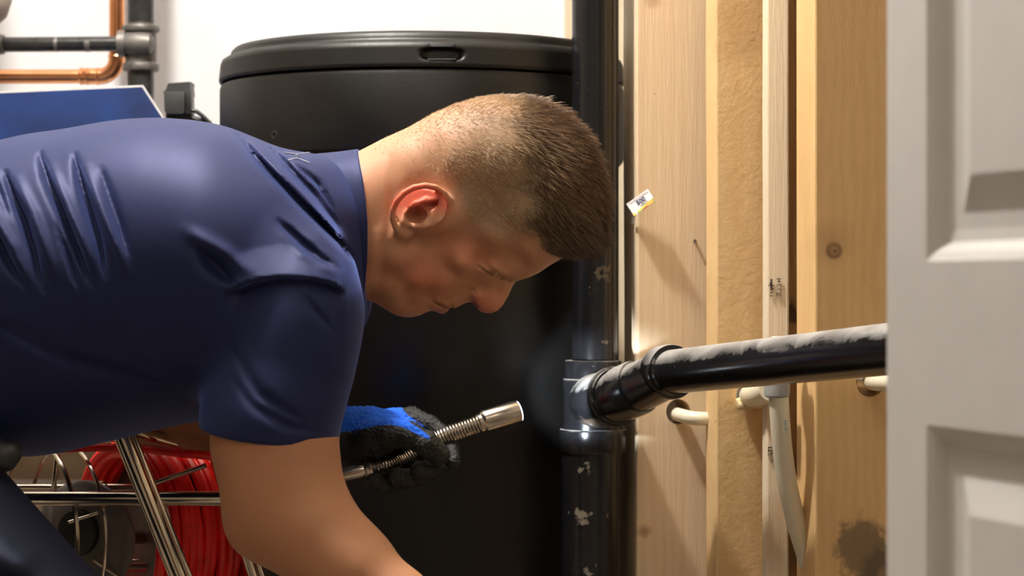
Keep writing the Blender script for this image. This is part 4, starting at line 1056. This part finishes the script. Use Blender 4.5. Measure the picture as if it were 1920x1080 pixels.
for c in (np.array([kn[0] - .06, 2.14, .035]), np.array([xyz(-330, 1240, 2.40)[0] - .16, 2.41, .035])):
    V, Q, NRM = surface('shoe', lambda p: shoe_f(p, c), c - np.array([.13, .08, .05]), c + np.array([.22, .08, .13]), .004, M_black, MAN)
    to_mesh('shoe', V, Q, M_blackg, MAN)
hl = [(22, 848, 2.12, .010), (8, 858, 2.12, .012), (-20, 850, 2.12, .016), (-60, 850, 2.12, .02)]
V, Q, NRM = surface('holster', lambda p: chain(p, hl, .006), xyz(-120, 900, 2.06), xyz(50, 800, 2.18), .002, M_black, MAN)
to_mesh('holster', V, Q, M_blackg, MAN)

# --- left glove closed on the flashlight
FL = [(632, 884, 2.405), (690, 879, 2.405), (722, 872, 2.41), (752, 862, 2.42), (782, 846, 2.425), (812, 828, 2.43), (840, 815, 2.43), (872, 804, 2.43), (903, 793, 2.43)]
def palm(p):
    f = smin(cone(p, xyz(612, 818, 2.45), xyz(634, 820, 2.45), .0335, .0325), cone(p, xyz(634, 820, 2.45), xyz(690, 818, 2.45), .0305, .0320), .01)
    f = smin(f, cone(p, xyz(690, 812, 2.465), xyz(752, 806, 2.475), .026, .020), .012)
    f = smin(f, cone(p, xyz(690, 835, 2.455), xyz(722, 835, 2.475), .026, .018), .012)
    return smax(f, -cone(p, xyz(580, 817, 2.45), xyz(628, 820, 2.45), .0305, .0295), .002)
FING = [([(738, 786, 2.475, .0125), (772, 782, 2.468, .0112), (806, 796, 2.455, .0102), (832, 815, 2.448, .0096)], ), ([(832, 815, 2.448, .0094), (846, 845, 2.428, .0090), (848, 864, 2.412, .0086)],),
        ([(745, 805, 2.485, .0125), (805, 835, 2.475, .0112), (830, 868, 2.44, .0100), (812, 882, 2.412, .0098), (786, 882, 2.400, .0096)],),
        ([(738, 822, 2.485, .0125), (775, 868, 2.478, .0112), (785, 893, 2.44, .0105), (762, 898, 2.410, .0102), (742, 893, 2.400, .0096)],),
        ([(722, 838, 2.480, .0115), (738, 882, 2.470, .0105), (738, 905, 2.44, .0098), (718, 908, 2.412, .0095), (702, 900, 2.402, .0090)],)]
THUMB = [(676, 842, 2.435, .0215), (705, 822, 2.412, .0200), (735, 812, 2.395, .0150), (768, 815, 2.388, .0128), (796, 830, 2.388, .0130), (822, 852, 2.395, .0125)]
def fingers(p):
    f = None
    for (c,) in FING:
        g = chain(p, c, .003); f = g if f is None else smin(f, g, .0035)
    return smin(f, chain(p, THUMB, .006), .004)
from mathutils import noise as mn
def glove_f(p):
    f = smin(palm(p), fingers(p), .007)
    web = cone(p, xyz(735, 800, 2.45), xyz(775, 806, 2.43), .016, .010); f = smin(f, web, .01)
    u, v = uv(p)
    w_ = np.sin(u * .33 + np.sin(v * .21) * 2) * np.sin(v * .41 + np.sin(u * .17) * 2); return f + .0006 * w_
V, Q, NRM = surface('glove', glove_f, xyz(590, 950, 2.36), xyz(880, 740, 2.53), .0013, M_glove, MAN)
s2 = F / 2.44; gu_ = V[:, 0] * s2 + 960; gv_ = 540 - (V[:, 2] - ZC) * s2
bd = np.interp(gu_, [600, 632, 660, 690, 715, 735, 755, 775, 800, 812], [806, 806, 806, 798, 792, 790, 793, 800, 812, 816])
topb = np.interp(gu_, [735, 746, 760, 780, 800, 812], [700, 762, 778, 790, 803, 815])
ff = fingers(V); thumbd = chain(V, THUMB, .006)
blue = (gv_ < bd) & (gv_ > topb) & (gu_ < 811) & (thumbd > -.0 - 100)
blue &= ~((V[:, 1] > 2.50) & (gv_ > 830))
fb = blue[Q].sum(1) >= 2
GL = to_mesh('glove', V, Q[fb], M_glove, MAN); GL['label'] = 'bright blue knit glove back with cuff'
CT = to_mesh('palm_coating', V, Q[~fb], M_coat, GL); CT['label'] = 'crinkled black rubber coating over palm and fingers'

# flashlight held in the glove
FT = empty('flashlight', P(905, 793, 2.43), 'small steel gooseneck flashlight lit at its tip in the gloved hand', 'flashlight')
h0 = P(906, 791, 2.43); h1 = P(972, 771, 2.442); hdn = (h1 - h0).normalized(); Lh = (h1 - h0).length
MB().lathe(h0, hdn, [(.0100, -.002), (.0115, 0), (.0122, .0015), (.0122, Lh - .0015), (.0116, Lh), (.0104, Lh), (.0104, Lh - .004)], 40, False).build('head', M_steel, FT)
M_led = NT('lit_lens'); M_led.set(Base_Color=(.8, .9, 1), Emission_Color=(.80, .90, 1.0), Emission_Strength=9)
MB().lathe(h0, hdn, [(.0001, Lh - .0005), (.0104, Lh - .0005), (.0107, Lh + .0012), (.0060, Lh + .0022), (.0001, Lh + .0025)], 32, False).build('lens', M_led.m, FT)
pth = spline([P(*q) for q in FL], 10)
def spring(path, r, wire, pitch, nm):
    L = [0]
    for a, b in zip(path[:-1], path[1:]): L.append(L[-1] + (b - a).length)
    fr = MB().frames(path); tot = L[-1]; pts = []; N = int(tot / pitch * 14)
    La = np.array(L)
    for i in range(N + 1):
        s = tot * i / N; j = min(np.searchsorted(La, s, 'right') - 1, len(path) - 2); t = (s - L[j]) / (L[j + 1] - L[j])
        p, a, b = path[j].lerp(path[j + 1], t), fr[j][2].lerp(fr[j + 1][2], t), fr[j][3].lerp(fr[j + 1][3], t)
        th = 2 * math.pi * i / 14; pts.append(p + a * (r * math.cos(th)) + b * (r * math.sin(th)))
    m = MB(); m.tube(pts, wire, 6); return m.build(nm, M_steel, FT)
i0 = 6 * 10 - 12
spring(pth[14:50], .0058, .0011, .0030, 'inner_spring'); spring(pth[46:], .0088, .0013, .0033, 'gooseneck_spring')
MB().tube(pth, .0050, 12).build('core', M_castiron, FT)
MB().lathe(P(903, 793, 2.43) - hdn * .004, hdn, [(.009, 0), (.0105, .0005), (.0105, .004), (.009, .0045)], 32).build('ferrule', M_steel, FT)
MB().lathe(P(694, 879, 2.405), (P(694, 879, 2.405) - P(712, 875, 2.405)).normalized(), [(.0062, -.004), (.0092, -.003), (.0096, .003), (.0075, .006), (.0082, .010), (.0085, .035), (.0080, .06)], 28).build('handle', M_steel, FT)
fl = lamp('flashlight_beam', 'SPOT', h1 + hdn * .006, 1.6, (.78, .88, 1.0), .004, P(1064, 742, 2.545), spot=math.radians(52), blend=.6)
fl.data.energy = 5.0
